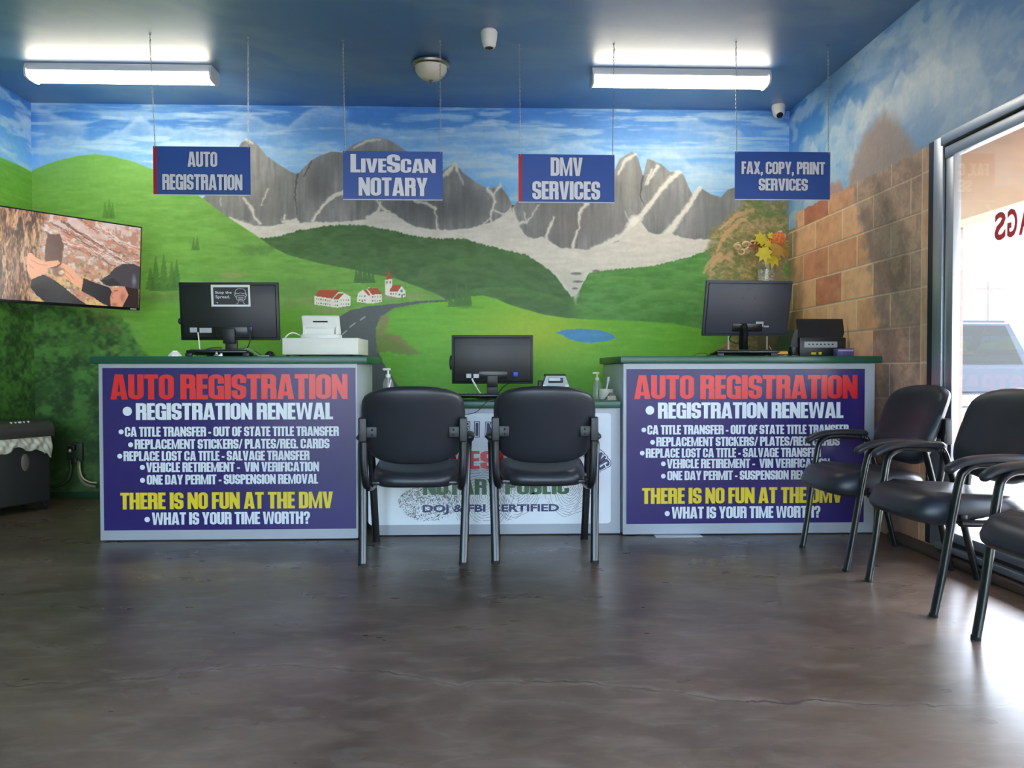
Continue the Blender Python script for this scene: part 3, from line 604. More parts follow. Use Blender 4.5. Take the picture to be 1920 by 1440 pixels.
# ------------------------------------------------------------------ rest of the room
M_FRONT = mat('pale_front_wall_paint', C(150, 178, 206), .6, 0, .05, 4)
fw = MB()
for (x0, x1, z0, z1) in ((ROOM_L-.1, -3.25, 0, ROOM_H), (-3.25, 2.25, 2.75, ROOM_H), (2.25, ROOM_R+.1, 0, ROOM_H)): fw.box(x0, x1, ROOM_F-.12, ROOM_F, z0, z1)
tag(fw.build('wall_front', M_FRONT), kind='structure')
w2 = thing('unseen_fill_window', None, None, (-.5, ROOM_F-.06, 0)); tag(w2, kind='structure')  # unseen window behind the camera, added and widened for frontal fill light
f2 = MB()
for x in (-2.75, -.92, .92, 2.75): f2.box(x-.035 if abs(x) < 2 else (x if x < 0 else x-.07), x+.035 if abs(x) < 2 else (x+.07 if x < 0 else x), -.05, .05, 0, 2.75)
for z in (0, 2.2, 2.68): f2.box(-2.75, 2.75, -.045, .045, z, z+.07)
f2.build('window_frame', M_ALU, w2)
MB().box(-2.75, 2.75, -.004, .004, .05, 2.7).build('pane', M_GLASS, w2)
# low concrete kerb along the window wall, skirting at the back
M_KERB = mat('stained_kerb', C(84, 66, 58), .5, 0, .35, 9, .3, 40)
tag(MB().box(2.405, 2.55, ROOM_F, 4.52, 0, .046, .012, 3).build('baseboard_right', M_KERB), kind='structure')
M_SKIRT = mat('green_skirting', C(34, 66, 42), .5, 0, .1)
tag(MB().box(ROOM_L, ROOM_R, ROOM_B-.012, ROOM_B, 0, .05, .003).build('baseboard_back', M_SKIRT), kind='structure')
tag(MB().box(ROOM_L, ROOM_L+.012, ROOM_F, ROOM_B-.012, 0, .05, .003).build('baseboard_left', M_SKIRT), kind='structure')

# storefront window on the right
w1 = thing('window_1', None, None, (ROOM_R, 0, 0)); tag(w1, kind='structure')
Y1, Y0, Z0, Z1 = WIN_Y1, WIN_Y0, WIN_Z0, WIN_Z1
MB().box(-.012, .12, Y1-.057, Y1, Z0, Z1).box(-.004, .12, Y0, Y0+.045, Z0, Z1).build('dark_reveal', M_DARKALU, w1)
fr = MB()
yi = Y1-.057
fr.box(-.020, .036, yi-.088, yi, Z0, Z1, .004).box(-.012, .030, yi-.172, yi-.103, Z0+.10, Z1-.10, .004)
fr.box(-.035, .036, Y0+.045, Y0+.1, Z0, Z1, .004)
for y in (2.05, .25): fr.box(-.035, .036, y-.03, y+.03, Z0, Z1, .004)
fr.box(-.035, .036, Y0+.1, yi-.088, Z1-.055, Z1, .004); fr.box(-.02, .030, Y0+.1, yi-.103, Z1-.125, Z1-.065, .004)
fr.box(-.045, .036, Y0+.1, yi-.088, Z0, Z0+.035, .004); fr.box(-.02, .030, Y0+.1, yi-.103, Z0+.055, Z0+.105, .004)
fr.build('window_frame', M_ALU, w1)
MB().box(-.006, .030, Y0+.1, yi-.088, Z1-.068, Z1-.052).box(-.006, .030, yi-.104, yi-.087, Z0, Z1).box(-.012, .030, Y0+.1, yi-.088, Z0+.033, Z0+.057).build('gasket', M_BLACK, w1)
MB().box(-.004, .002, Y0+.1, yi-.165, Z0+.1, Z1-.12).build('pane', M_GLASS, w1)
tag(MB().box(ROOM_R+.091, ROOM_R+.15, Y1-.02, Y1+.5, 0, 3.2).build('trim_1', mat('outer_jamb_stucco', C(196, 170, 148), .8, 0, .08, 20, .3, 60)), kind='structure')

def plain_text(body, x0, z0, x1, z1, y, name, mt, parent, bold=0.0, fit_w=True, shear=0):
    cu_ = bpy.data.curves.new(name, 'FONT'); cu_.body = body; cu_.size = 1; cu_.offset = bold; cu_.fill_mode = 'FRONT'; cu_.resolution_u = 3
    ob = bpy.data.objects.new(name, cu_); COL.objects.link(ob)
    dg = bpy.context.evaluated_depsgraph_get(); me = bpy.data.meshes.new_from_object(ob.evaluated_get(dg)); bpy.data.objects.remove(ob)
    n = len(me.vertices); co = np.zeros(n*3); me.vertices.foreach_get('co', co); co = co.reshape(-1, 3)
    mn, mx = co.min(0), co.max(0); sx = (x1-x0)/(mx[0]-mn[0]); sz = (z1-z0)/(mx[1]-mn[1])
    out = np.stack([x0+(co[:, 0]-mn[0])*sx, np.full(n, y), z0+(co[:, 1]-mn[1])*sz], -1)
    me.vertices.foreach_set('co', out.ravel()); me.name = name; me.materials.clear(); me.materials.append(mt); me.update()
    o = bpy.data.objects.new(name, me); COL.objects.link(o); o.parent = parent; return o

# white sticker with red letters on the glass, reading from outside
def atX(x, y, X): d = ray(x, y); return Vector((0, 0, CAM_H))+d*(X/d.x)
GX = ROOM_R-.0062
a, b = atX(1861, 425, GX), atX(1925, 400, GX)
stk = thing('window_sticker', 'white window sticker with mirrored red letters on the glass', 'sticker', (GX, a.y, atX(1861, 458, GX).z))
SH = atX(1861, 398, GX).z-stk.location.z
M_STICK = mat('white_sticker_vinyl', C(244, 244, 244), .5)
_nt = M_STICK.node_tree; _tr = nd(_nt, 'ShaderNodeBsdfTranslucent'); _tr.inputs[0].default_value = (.9, .9, .9, 1); _mx = nd(_nt, 'ShaderNodeMixShader'); _mx.inputs[0].default_value = .6
_nt.links.new(_nt.nodes['Principled BSDF'].outputs[0], _mx.inputs[1]); _nt.links.new(_tr.outputs[0], _mx.inputs[2]); _nt.links.new(_mx.outputs[0], _nt.nodes['Material Output'].inputs[0])
MB().box(-.0004, .0012, -.62, 0, 0, SH).build('sticker_backing', M_STICK, stk)
tw = [atX(x, 425, GX).y-a.y for x in (1865, 1886, 1889, 1908, 1911)]
M_REDL = mat('red_sticker_letters', C(236, 58, 70), .4)
for ch, y0, y1 in (('S', tw[0], tw[1]), ('G', tw[2], tw[3]), ('A', tw[4], tw[4]-(tw[2]-tw[3])*1.3)):
    o = plain_text(ch, 0, 0, abs(y1-y0), SH*.86, 0, 'red_letter', M_REDL, stk, .03)
    n = len(o.data.vertices); co = np.zeros(n*3); o.data.vertices.foreach_get('co', co); co = co.reshape(-1, 3)
    w_ = abs(y1-y0); co = np.stack([np.full(n, -.0012), y1+co[:, 0]*1.0, SH*.07+co[:, 2]], -1); o.data.vertices.foreach_set('co', co.ravel()); o.data.update()
# ------------------------------------------------------------------ outside
M_PAVE = mat('sunlit_concrete', C(176, 171, 164), .8, 0, .08, 3, .1, 30)
tag(MB().add([(ROOM_R+.1, -60, -.03), (90, -60, -.03), (90, 120, -.03), (ROOM_R+.1, 120, -.03)], [(0, 1, 2, 3)]).add([(-60, -60, -.03), (ROOM_R+.1, -60, -.03), (ROOM_R+.1, ROOM_F-.15, -.03), (-60, ROOM_F-.15, -.03)], [(0, 1, 2, 3)]).build('ground_outside', M_PAVE, smooth=False), kind='structure')
M_STUC = mat('tan_stucco', C(180, 152, 126), .85, 0, .06, 6, .2, 60)
ar = MB().box(4.8, 5.1, -10, 12, 2.52, 3.6).box(ROOM_R+.1, 4.8, -10, 12, 3.2, 3.5)
tag(ar.build('ceiling_arcade', M_STUC), kind='structure')
M_COLU = mat('grey_tan_column', C(128, 114, 102), .85, 0, .12, 14, .3, 60)
for i, y in enumerate((8.05, 2.2-5.0)):
    tag(MB().box(4.8, 5.1, y, y+.34, -.03, 2.52, .01).build('arcade_column', M_COLU), 'tan stucco arcade column outside the window' if i == 0 else 'tan stucco arcade column outside, nearer the street corner', 'column', kind='structure')
hl = MB().sheet(lambda u, v: Vector((40+u*190, 150-u*80+v*30, -.2+(11+7*math.sin(u*5)+3*math.sin(u*13+1))*math.sin(v*PI/2)**.8)), 40, 8)
tag(hl.build('horizon_hill', mat('hazy_hill', C(96, 100, 108), .9, 0, .12, .4), loc=(0, 0, 0)), 'hazy grey hill beyond the parking lot', 'hill')
def vehicle(kind, label, loc, rz, body, H, L):
    t = thing(kind, label, kind, loc, (0, 0, rz))
    van = kind == 'van'
    pr = [(-L/2, .35), (L/2-.1, .35), (L/2, .75), (L/2-.25, 1.0), (L/2-(1.0 if van else 1.25), 1.12), (L/2-(1.75 if van else 2.0), H), (-L/2+(.15 if van else .9), H), (-L/2+.03, 1.05 if not van else H-.3)]
    m = MB().prism(pr, -.9, .9); bm = bmesh.new(); me = bpy.data.meshes.new('t'); me.from_pydata(m.v, [], m.f); bm.from_mesh(me); bmesh.ops.recalc_face_normals(bm, faces=bm.faces); bmesh.ops.bevel(bm, geom=list(bm.edges), offset=.09, segments=3, affect='EDGES')
    MB().frombm(bm).build('car_body', body, t)
    wp = [(L/2-1.35, 1.14), (L/2-1.9, H-.14), (-L/2+(1.9 if van else 1.1), H-.14), (-L/2+(1.9 if van else .7), 1.14)]
    for s in (-1, 1):
        MB().prism(wp, s*.9-.012, s*.9+.012).build('side_window', M_BLACKG, t)
        for wx in (-L/2+.8, L/2-.9): MB().lathe([(.33, 0), (.33, .2)], n=20).xf(Matrix.Translation((wx, s*.8+(.1 if s < 0 else -.1), .33)) @ Matrix.Rotation(PI/2, 4, 'X')).build('wheel', M_BLACK, t)
    return t
vehicle('van', 'grey van parked in the sunny lot, beside the dark sedan', (12.6, 20.5, -.03), .12, mat('grey_car_paint', C(62, 65, 72), .45, 0, .03), 2.3, 5.6)
vehicle('car', 'dark sedan parked in the sunny lot, beyond the grey van', (21.5, 24.5, -.03), .2, mat('charcoal_car_paint', C(70, 72, 78), .2, .3, .03), 1.55, 4.6)
up = thing('street_utility_pole', 'utility pole standing far beyond the parking lot', 'pole', (44, 66, 0))
MB().tube([(0, 0, 0), (0, 0, 8.6)], [.16, .11]).build('pole', mat('old_timber', C(120, 105, 92), .8), up); MB().box(-1.2, 1.2, -.06, .06, 7.9, 8.05).build('crossarm', mat('old_timber_arm', C(120, 105, 92), .8), up)

# ------------------------------------------------------------------ heavy condensed lettering
HB = .165
def _ring(w, h, S, rx, ry, seq, ys=None, ye=None, y0=0.0, n=5):
    """quads of a letter bowl: seq is the corners visited, from a start on the right (height ys) to an end (height ye)"""
    o = []; i = []
    def corner(k):
        cx, cy, sx, sy = {'TR': (w, h, -1, -1), 'TL': (0, h, 1, -1), 'BL': (0, 0, 1, 1), 'BR': (w, 0, -1, 1)}[k]
        a0 = {'TR': 0, 'TL': PI/2, 'BL': PI, 'BR': 1.5*PI}[k]
        ir_x = max(rx-S, .035); ir_y = max(ry-HB, .05)
        for t in range(n+1):
            a = a0+PI/2*t/n; c, s = math.cos(a), math.sin(a)
            o.append((cx+sx*rx+rx*c, cy+sy*ry+ry*s)); i.append((cx+sx*(S+ir_x)+ir_x*c, cy+sy*(HB+ir_y)+ir_y*s))
    if ys is not None: o.append((w, ys)); i.append((w-S, ys))
    for k in seq:
        if k.isupper(): corner(k)
        else:
            x, y = {'tl': (0, h), 'bl': (0, 0), 'tr': (w, h), 'br': (w, 0)}[k]
            xi = S if x == 0 else w-S; yi_ = HB if y == 0 else h-HB
            o.append((x, y)); i.append((xi, yi_))
    if ye is not None:
        left = seq[-1] in ('TL', 'tl') and len(seq) < 4 or seq == ['BR', 'BL']
        o.append((0 if left else w, ye)); i.append((S if left else w-S, ye))
    return [[(p[0], p[1]+y0) for p in (o[k], o[k+1], i[k+1], i[k])] for k in range(len(o)-1)]
def R(x0, y0, x1, y1): return [(x0, y0), (x1, y0), (x1, y1), (x0, y1)]
def glyph(ch):
    S = .245; w = .62
    if ch == 'I': return S+.01, [R(0, 0, S+.01, 1)]
    if ch == 'L': return .44, [R(0, 0, S, 1), R(S, 0, .44, HB)]
    if ch == 'T': return .55, [R(0, 1-HB, .55, 1), R(.15, 0, .15+S, 1-HB)]
    if ch == 'E': return .46, [R(0, 0, S, 1), R(S, 0, .46, HB), R(S, 1-HB, .46, 1), R(S, .43, .435, .43+HB*.95)]
    if ch == 'F': return .44, [R(0, 0, S, 1), R(S, 1-HB, .44, 1), R(S, .42, .42, .42+HB)]
    if ch == 'H': return .63, [R(0, 0, S, 1), R(.63-S, 0, .63, 1), R(S, .42, .63-S, .42+HB)]
    if ch == 'N': return .64, [R(0, 0, .21, 1), R(.43, 0, .64, 1), [(.21, 1), (.21, .45), (.43, 0), (.43, .55)]]
    if ch == 'M': return .84, [R(0, 0, .20, 1), R(.64, 0, .84, 1), [(.20, 1), (.20, .62), (.36, 0), (.42, .30)], [(.64, .62), (.64, 1), (.42, .30), (.48, 0)], [(.36, 0), (.48, 0), (.42, .30)]]
    if ch == 'V': return .66, [[(0, 1), (.20, 0), (.33, 0), (.33, .30), (.25, 1)], [(.66, 1), (.41, 1), (.33, .30), (.33, 0), (.46, 0)]]
    if ch == 'A': return .68, [[(0, 0), (.24, 0), (.34, .72), (.34, 1), (.18, 1)], [(.68, 0), (.50, 1), (.34, 1), (.34, .72), (.44, 0)], R(.20, .15, .48, .15+HB*.9)]
    if ch == 'W': return .98, [[(0, 1), (.13, 0), (.25, 0), (.28, .30), (.22, 1)], [(.25, 0), (.36, 0), (.49, .80), (.40, 1), (.28, .30)], [(.98, 1), (.76, 1), (.70, .30), (.73, 0), (.85, 0)], [(.73, 0), (.70, .30), (.58, 1), (.49, .80), (.62, 0)], [(.40, 1), (.49, .8), (.58, 1)]]
    if ch == 'Y': return .64, [[(0, 1), (.20, .40), (.32, .40), (.32, .62), (.25, 1)], [(.64, 1), (.39, 1), (.32, .62), (.32, .40), (.44, .40)], R(.20, 0, .44, .40)]
    if ch == 'X': return .64, [[(0, 0), (.24, 0), (.64, 1), (.40, 1)], [(.40, 0), (.64, 0), (.24, 1), (0, 1)]]
    if ch == 'K': return .64, [R(0, 0, S, 1), [(S, .62), (S, .36), (.40, 1), (.63, 1)][::1], [(S, .58), (.32, .70), (.64, 0), (.39, 0)]]
    if ch == 'O': return .60, _ring(.60, 1, S-.01, .29, .20, ['TR', 'TL', 'BL', 'BR'], .5, .5)
    if ch == 'C': return .60, _ring(.60, 1, S-.01, .29, .20, ['TR', 'TL', 'BL', 'BR'], .60, .40)
    if ch == 'G': return .61, _ring(.61, 1, S-.01, .29, .20, ['TR', 'TL', 'BL', 'br'], .63, .50)+[R(.33, .42, .61, .54)]
    if ch == 'D': return .60, _ring(.60, 1, S, .26, .18, ['TR', 'tl', 'bl', 'BR'], .5, .5)
    if ch == 'U': return .61, [R(0, .19, S, 1)]+_ring(.61, 1, S, .29, .20, ['BL', 'BR'], None, 1.0)
    if ch == 'P': return .57, [R(0, 0, S, 1)]+_ring(.57, .58, S, .25, .16, ['TR', 'tl'], .29, None, .42)+_ring(.57, .58, S, .25, .16, ['bl', 'BR'], None, .29, .42)
    if ch == 'R': return .61, [R(0, 0, S, 1)]+_ring(.60, .56, S, .22, .15, ['TR', 'tl'], .28, None, .44)+_ring(.60, .56, S, .16, .10, ['bl', 'BR'], None, .28, .44)+[R(.365, 0, .61, .40), [(.365, .40), (.61, .40), (.58, .48), (.36, .48)]]
    if ch == 'B': return .61, [R(0, 0, S, 1)]+_ring(.59, .54, S, .22, .15, ['TR', 'tl'], .27, None, .46)+_ring(.59, .54, S, .16, .10, ['bl', 'BR'], None, .27, .46)+_ring(.61, .55, S, .16, .10, ['TR', 'tl'], .27, None)+_ring(.61, .55, S, .22, .15, ['bl', 'BR'], None, .27)
    if ch == 'S': return .58, _ring(.58, 1, S-.01, .27, .19, ['TR', 'TL'], .66, .58)+[[(0, .60), (.02, .50), (.345, .33), (.345, .42), (.235, .60)], [(.235, .60), (.345, .42), (.58, .42), (.55, .51)]]+[[(p[0], p[1]) for p in q] for q in _ring(.58, 1, S-.01, .27, .19, ['BL', 'BR'], None, .42)]+[R(0, .19, .235, .35)]
    if ch == '?': return .56, _ring(.56, 1, S-.02, .26, .19, ['TR', 'TL'], .62, .66)+[[(.335, .62), (.56, .62), (.50, .50), (.40, .42), (.18, .42), (.18, .50)], R(.18, .26, .40, .43), R(.18, 0, .40, .19)]
    if ch == '-': return .30, [R(.0, .30, .30, .30+HB)]
    if ch == '.': return .22, [R(0, 0, .21, .19)]
    if ch == ',': return .22, [R(0, 0, .21, .19), [(.08, -.16), (.21, 0), (.0, 0), (.04, -.16)]]
    if ch == '/': return .40, [[(-.02, 0), (.14, 0), (.42, 1), (.26, 1)]]
    if ch == ' ': return .20, []
    return .4, []
def convex_grow(poly, d):
    n = len(poly); A = sum(poly[i][0]*poly[(i+1) % n][1]-poly[(i+1) % n][0]*poly[i][1] for i in range(n))
    p = poly if A > 0 else poly[::-1]
    pp = [p[i] for i in range(n) if math.dist(p[i], p[(i+1) % n]) > 1e-6]; n = len(pp)
    if n < 3: return poly
    out = []
    for i in range(n):
        a, b, c = pp[i-1], pp[i], pp[(i+1) % n]
        n1 = Vector((b[1]-a[1], a[0]-b[0])).normalized(); n2 = Vector((c[1]-b[1], b[0]-c[0])).normalized()
        k = n1+n2; k = k/max(.35, k.length_squared)*2*d if k.length > 1e-6 else n1*d
        if k.length > 1.45*d: k = k.normalized()*1.45*d
        out.append((b[0]+k.x, b[1]+k.y))
    return out
def layout(text, x0, z0, x1, z1, caps=None, gap=.03):
    """polygons of a heavy condensed line of text fitted in a rectangle (x right, z up); caps: {index: scale} for small capitals"""
    polys = []; cx = 0
    for k, ch in enumerate(text):
        w, ps = glyph(ch); s = (caps or {}).get(k, 1.0)
        polys += [[(cx+p[0]*s, p[1]*s) for p in q] for q in ps]; cx += w*s+gap
    cx -= gap; hm = max((caps or {0: 1.0}).values())
    return [[(x0+p[0]/cx*(x1-x0), z0+p[1]/hm*(z1-z0)) for p in q] for q in polys]
def flat(polys, y, m=None):
    m = m or MB()
    for kk, q in enumerate(polys):
        A = sum(q[i][0]*q[(i+1) % len(q)][1]-q[(i+1) % len(q)][0]*q[i][1] for i in range(len(q)))
        q = q if A > 0 else q[::-1]
        m.add([(x, y-.00003*(kk % 11), z) for x, z in q], [tuple(range(len(q)))])
    return m
def flatbuild(m, name, mt, parent):
    me = bpy.data.meshes.new(name); me.from_pydata(m.v, [], m.f); me.materials.append(mt); me.update()
    o = bpy.data.objects.new(name, me); COL.objects.link(o); o.parent = parent; return o
def lettering(parent, lines, y, name='lettering', outline=None, od=.004):
    """lines: (text, x0, z0, x1, z1, material, caps)"""
    for ln in lines:
        t, x0, z0, x1, z1, mt = ln[:6]; caps = ln[6] if len(ln) > 6 else None
        P = layout(t, x0, z0, x1, z1, caps) if isinstance(t, str) else t
        flatbuild(flat(P, y), name, mt, parent)
        if outline: flatbuild(flat([convex_grow(q, od) for q in P], y+.0004), 'letter_outline', outline, parent)
def disc(cx, cz, r, n=20): return [(cx+r*math.cos(2*PI*k/n), cz+r*math.sin(2*PI*k/n)) for k in range(n)]
# ------------------------------------------------------------------ counters
def counter(name, label, x0, x1, yf, yb, ztop, top_over, loc, kick=True):
    """body from x0..x1 with the front at yf; the green top overhangs by top_over = (left, right, front)"""
    t = thing(name, label, 'counter', loc); lx, ly, _ = loc
    zt = ztop-.043
    b = MB().box(x0-lx, x1-lx, yf-ly, yb-ly, .006, zt, .004)
    b.build('body', M_GREY, t)
    MB().box(x0-lx-top_over[0], x1-lx+top_over[1], yf-ly-top_over[2], yb-ly+.02, zt, ztop, .005, 2).build('countertop', M_GREEN, t)
    return t
counter('reception_counter', 'grey counter with dark green top behind the first purple banner, near the shredder', -2.290, -.770, 4.62, 5.24, 1.10, (.035, .065, .03), (-1.53, 4.93, 0))
counter('reception_counter', 'low grey counter with green top between the two taller ones', -.690, .828, 4.70, 5.36, .826, (.005, -.004, .025), (.03, 5.03, 0))
counter('reception_counter', 'grey counter with dark green top against the painted block wall', .838, 2.402, 4.665, 5.48, 1.10, (.022, .03, .03), (1.62, 5.07, 0))

# ------------------------------------------------------------------ purple service banners on the two tall counters
BL = [("AUTO REGISTRATION", 207, 653, 702, 748, 'r'), ("REGISTRATION RENEWAL", 254, 625, 755, 786, 'w'), ("CA TITLE TRANSFER - OUT OF STATE TITLE TRANSFER", 233, 636, 799, 817, 'w'),
      ("REPLACEMENT STICKERS/ PLATES/REG. CARDS", 251, 618, 822, 840, 'w'), ("REPLACE LOST CA TITLE - SALVAGE TRANSFER", 230, 580, 844, 862, 'w'), ("VEHICLE RETIREMENT -  VIN VERIFICATION", 272, 598, 865, 883, 'w'),
      ("ONE DAY PERMIT - SUSPENSION REMOVAL", 273, 596, 888, 906, 'w'), ("THERE IS NO FUN AT THE DMV", 223, 624, 921, 952, 'y'), ("WHAT IS YOUR TIME WORTH?", 282, 580, 958, 981, 'w')]
BD = [(238, 770, 8.5), (226, 808, 4.6), (243.5, 832, 4.6), (223, 853, 4.6), (265, 874, 4.6), (265, 898, 4.6), (273, 971, 5)]
def banner(label, p0, p1, Y):
    a, b = at(*p0, Y), at(*p1, Y); W = b.x-a.x; Hh = a.z-b.z
    t = thing('banner', label, 'banner', ((a.x+b.x)/2, Y, b.z), group='purple service banners')
    MB().box(-W/2, W/2, -.0025, .0015, 0, Hh, .0008, 1).build('vinyl_sheet', M_BANNER, t)
    fx = lambda x: ((x-192)/476-.5)*W
    fz = lambda y: (991-y)/301*Hh
    mm = {'r': M_RED, 'w': M_WHITEV, 'y': M_YEL}
    for s, x0, x1, y0, y1, c in BL:
        P = layout(s, fx(x0), fz(y1), fx(x1), fz(y0))
        flatbuild(flat(P, -.0036), 'lettering', mm[c], t); flatbuild(flat([convex_grow(q, .0035 if c == 'y' else .0025) for q in P], -.0031), 'letter_outline', M_EDGE, t)
    for x, y, r in BD: flatbuild(flat([disc(fx(x), fz(y), r/301*Hh)], -.0036), 'bullet', M_WHITEV, t)
    return t
banner('purple auto registration banner on the counter near the shredder', (192, 690), (668, 991), 4.618)
banner('purple auto registration banner with light glare, partly behind the window chairs', (1175, 692), (1619, 979), 4.663)

# ------------------------------------------------------------------ white fingerprint sign on the low counter
a, b = at(690, 776, 4.698), at(1145, 981, 4.698); W = b.x-a.x; Hh = a.z-b.z
fs = thing('fingerprint_sign', 'white fingerprint service sign on the low counter behind the two facing chairs', 'sign', ((a.x+b.x)/2, 4.698, b.z))
MB().prism(rrect(-W/2, 0, W/2, Hh, .022), -.004, .001).build('sign_board', M_BOARD, fs)
gx = lambda x: ((x-690)/455-.5)*W
gz = lambda y: (981-y)/205*Hh
def arc_text(text, cx, cy, rx, ry, a0, a1, h, mt, name):
    """letters along an ellipse in photo-pixel-like sign units"""
    tot = sum(glyph(c)[0]+.07 for c in text); s = 0
    for ch in text:
        polys = []
        w, ps = glyph(ch); am = math.radians(a0+(a1-a0)*(s+w/2)/tot); s += w+.07
        px_, py_ = cx+rx*math.cos(am), cy-ry*math.sin(am)
        tx, tz = rx*math.sin(am), -ry*math.cos(am); L = math.hypot(tx, tz); tx, tz = tx/L, tz/L; wd = h*.92
        for q in ps:
            polys.append([(gx(px_+(p[0]-w/2)*wd*tx-(p[1]-.5)*h*tz), gz(py_-(p[0]-w/2)*wd*tz-(p[1]-.5)*h*tx)) for p in q])
        lt = flatbuild(flat(polys, -.0056), name, mt, fs)
        flatbuild(flat([convex_grow(q, .005) for q in polys], -.0052), 'letter_gap', M_BOARD, lt); flatbuild(flat([convex_grow(q, .009) for q in polys], -.0048), 'letter_outline', M_NAVY, lt)
arc_text('FINGERPRINTING', 880, 885, 255, 80, 94, 6, 24, M_NAVY, 'arched_letter')
lettering(fs, [('LIVESCAN', gx(800), gz(878), gx(1032), gz(845), M_RED), ('NOTARY PUBLIC', gx(792), gz(926), gx(1066), gz(897), M_GREENINK)], -.0050)
plain_text('DOJ & FBI CERTIFIED', gx(791), gz(962), gx(1047), gz(944), -.0052, 'lettering', M_NAVY, fs, .035)
def whorl(cx, cy, rx, ry, n, seed, a0=0, a1=360, dens=.8, w=.0022):
    r_ = random.Random(seed); m = MB()
    for k in range(1, n):
        f = k/n; a = a0+r_.random()*8
        while a < a1:
            ln = 14+r_.random()*46*f; e = min(a1, a+ln)
            if r_.random() < dens:
                pts = []; ns = max(3, int((e-a)/5))
                for j in range(ns+1):
                    an = math.radians(a+(e-a)*j/ns); wv = 1+.05*math.sin(an*3+k*.35+seed)+.03*math.sin(an*7+k)
                    pts.append((gx(cx+rx*f*wv*math.cos(an)), gz(cy-ry*f*wv*math.sin(an)-4*f*math.cos(an*2))))
                for j in range(ns):
                    (xa, za), (xb, zb) = pts[j], pts[j+1]; d = Vector((xb-xa, zb-za)); d = d.normalized() if d.length else Vector((1, 0)); nx, nz = -d.y*w/2, d.x*w/2
                    if min(za, zb) > .01 and max(za, zb) < Hh-.01 and abs(xa) < W/2-.01: m.add([(xa+nx, -.0046, za+nz), (xa-nx, -.0046, za-nz), (xb-nx, -.0046, zb-nz), (xb+nx, -.0046, zb+nz)], [(0, 1, 2, 3)])
            a = e+2+r_.random()*6
    return m
flatbuild(whorl(905, 930, 66, 80, 17, 2, 0, 360, .92), 'fingerprint', M_INK, fs); flatbuild(whorl(965, 905, 55, 66, 15, 3, 180, 400, .9), 'fingerprint', M_INK, fs); flatbuild(whorl(1066, 905, 50, 64, 15, 4, 150, 390, .92), 'fingerprint', M_INK, fs)
# the smudged print
m = MB(); r_ = random.Random(9)
for k in range(1150):
    an, rr = r_.random()*2*PI, math.sqrt(r_.random()); x = 802+56*rr*math.cos(an); y = 938+36*rr*math.sin(an)*(1 if math.sin(an) > 0 else .8); l = .7+r_.random()*1.6; a2 = an+PI/2+r_.gauss(0, .5); w = .35+r_.random()*.5
    if y < 976: m.add([(gx(x+l*math.cos(a2)+w*math.sin(a2)), -.0046, gz(y+l*math.sin(a2)-w*math.cos(a2))), (gx(x-l*math.cos(a2)+w*math.sin(a2)), -.0046, gz(y-l*math.sin(a2)-w*math.cos(a2))), (gx(x-l*math.cos(a2)-w*math.sin(a2)*.2), -.0046, gz(y-l*math.sin(a2)+w*math.cos(a2)*.2)), (gx(x+l*math.cos(a2)), -.0046, gz(y+l*math.sin(a2)))], [(0, 1, 2, 3)])
tag(flatbuild(m, 'smudged_fingerprint', M_INK, fs), 'smudged grey fingerprint')

# ------------------------------------------------------------------ four hanging signs
def chain(mb, p, q):
    p, q = Vector(p), Vector(q); L = (q-p).length; n = max(2, int(L/.0135)); d = (q-p)/n
    for k in range(n):
        c = p+d*(k+.5); ax = Vector((1, 0, 0)) if k % 2 else Vector((0, 1, 0)); t = d.normalized(); hl_ = .0092; hw = .0042
        pts = [c+t*(hl_*math.cos(2*PI*j/8))+ax*(hw*math.sin(2*PI*j/8)) for j in range(8)]
        mb.tube(pts, .0014, 4, closed=True)
    return mb
def hanging_sign(label, p0, p1, tops, lines, red):
    Y = 4.945; a, b = at(*p0, Y), at(*p1, Y); W = b.x-a.x; Hh = a.z-b.z; cx = (a.x+b.x)/2
    t = thing('hanging_sign', label, 'sign', (cx, Y, b.z), group='blue signs hung from the ceiling')
    MB().box(-W/2, W/2, -.002, .002, 0, Hh, .0008, 1).build('panel', M_SIGNBLUE, t)
    fx = lambda x: ((x-p0[0])/(p1[0]-p0[0])-.5)*W
    fz = lambda y: (p1[1]-y)/(p1[1]-p0[1])*Hh
    if red: MB().box(-W/2, fx(p0[0]+7), -.0027, -.0018, 0, Hh).build('red_edge', M_SIGNRED, t)
    MB().box(-W/2, W/2, -.0032, -.0019, 0, .005).build('light_edge', M_SIGNWHITE, t)
    lettering(t, [(s, fx(x0), fz(y1), fx(x1), fz(y0), M_SIGNWHITE, cp) for s, x0, x1, y0, y1, cp in lines], -.0040, outline=M_SIGNDARK, od=.0026)
    for sx, tp in ((-1, tops[0]), (1, tops[1])):
        d = ray(*tp); tt = (ROOM_H-CAM_H)/d.z; top = Vector((d.x*tt, d.y*tt, ROOM_H))
        lx = sx*(W/2-.012); e = Vector((top.x-cx, top.y-Y, ROOM_H-b.z))
        c = chain(MB(), (lx, 0, Hh+.012), (e.x, e.y, e.z-.03)).build('chain', M_STEEL, t)
        hk = MB().tube(bez([(lx, -.006, Hh-.012), (lx, -.008, Hh+.004), (lx, 0, Hh+.016), (lx, .008, Hh+.004), (lx, .006, Hh-.010)], 4), .0014, 5); hk.build('sign_hook', M_STEEL, t)
        MB().tube(bez([(e.x, e.y, e.z), (e.x, e.y, e.z-.02), (e.x+.006, e.y, e.z-.032), (e.x-.004, e.y, e.z-.038)], 4), .0022, 6).lathe([(.009, -.004), (.004, 0)], (e.x, e.y, e.z-.0005), 12).build('ceiling_hook', M_STEEL, t)
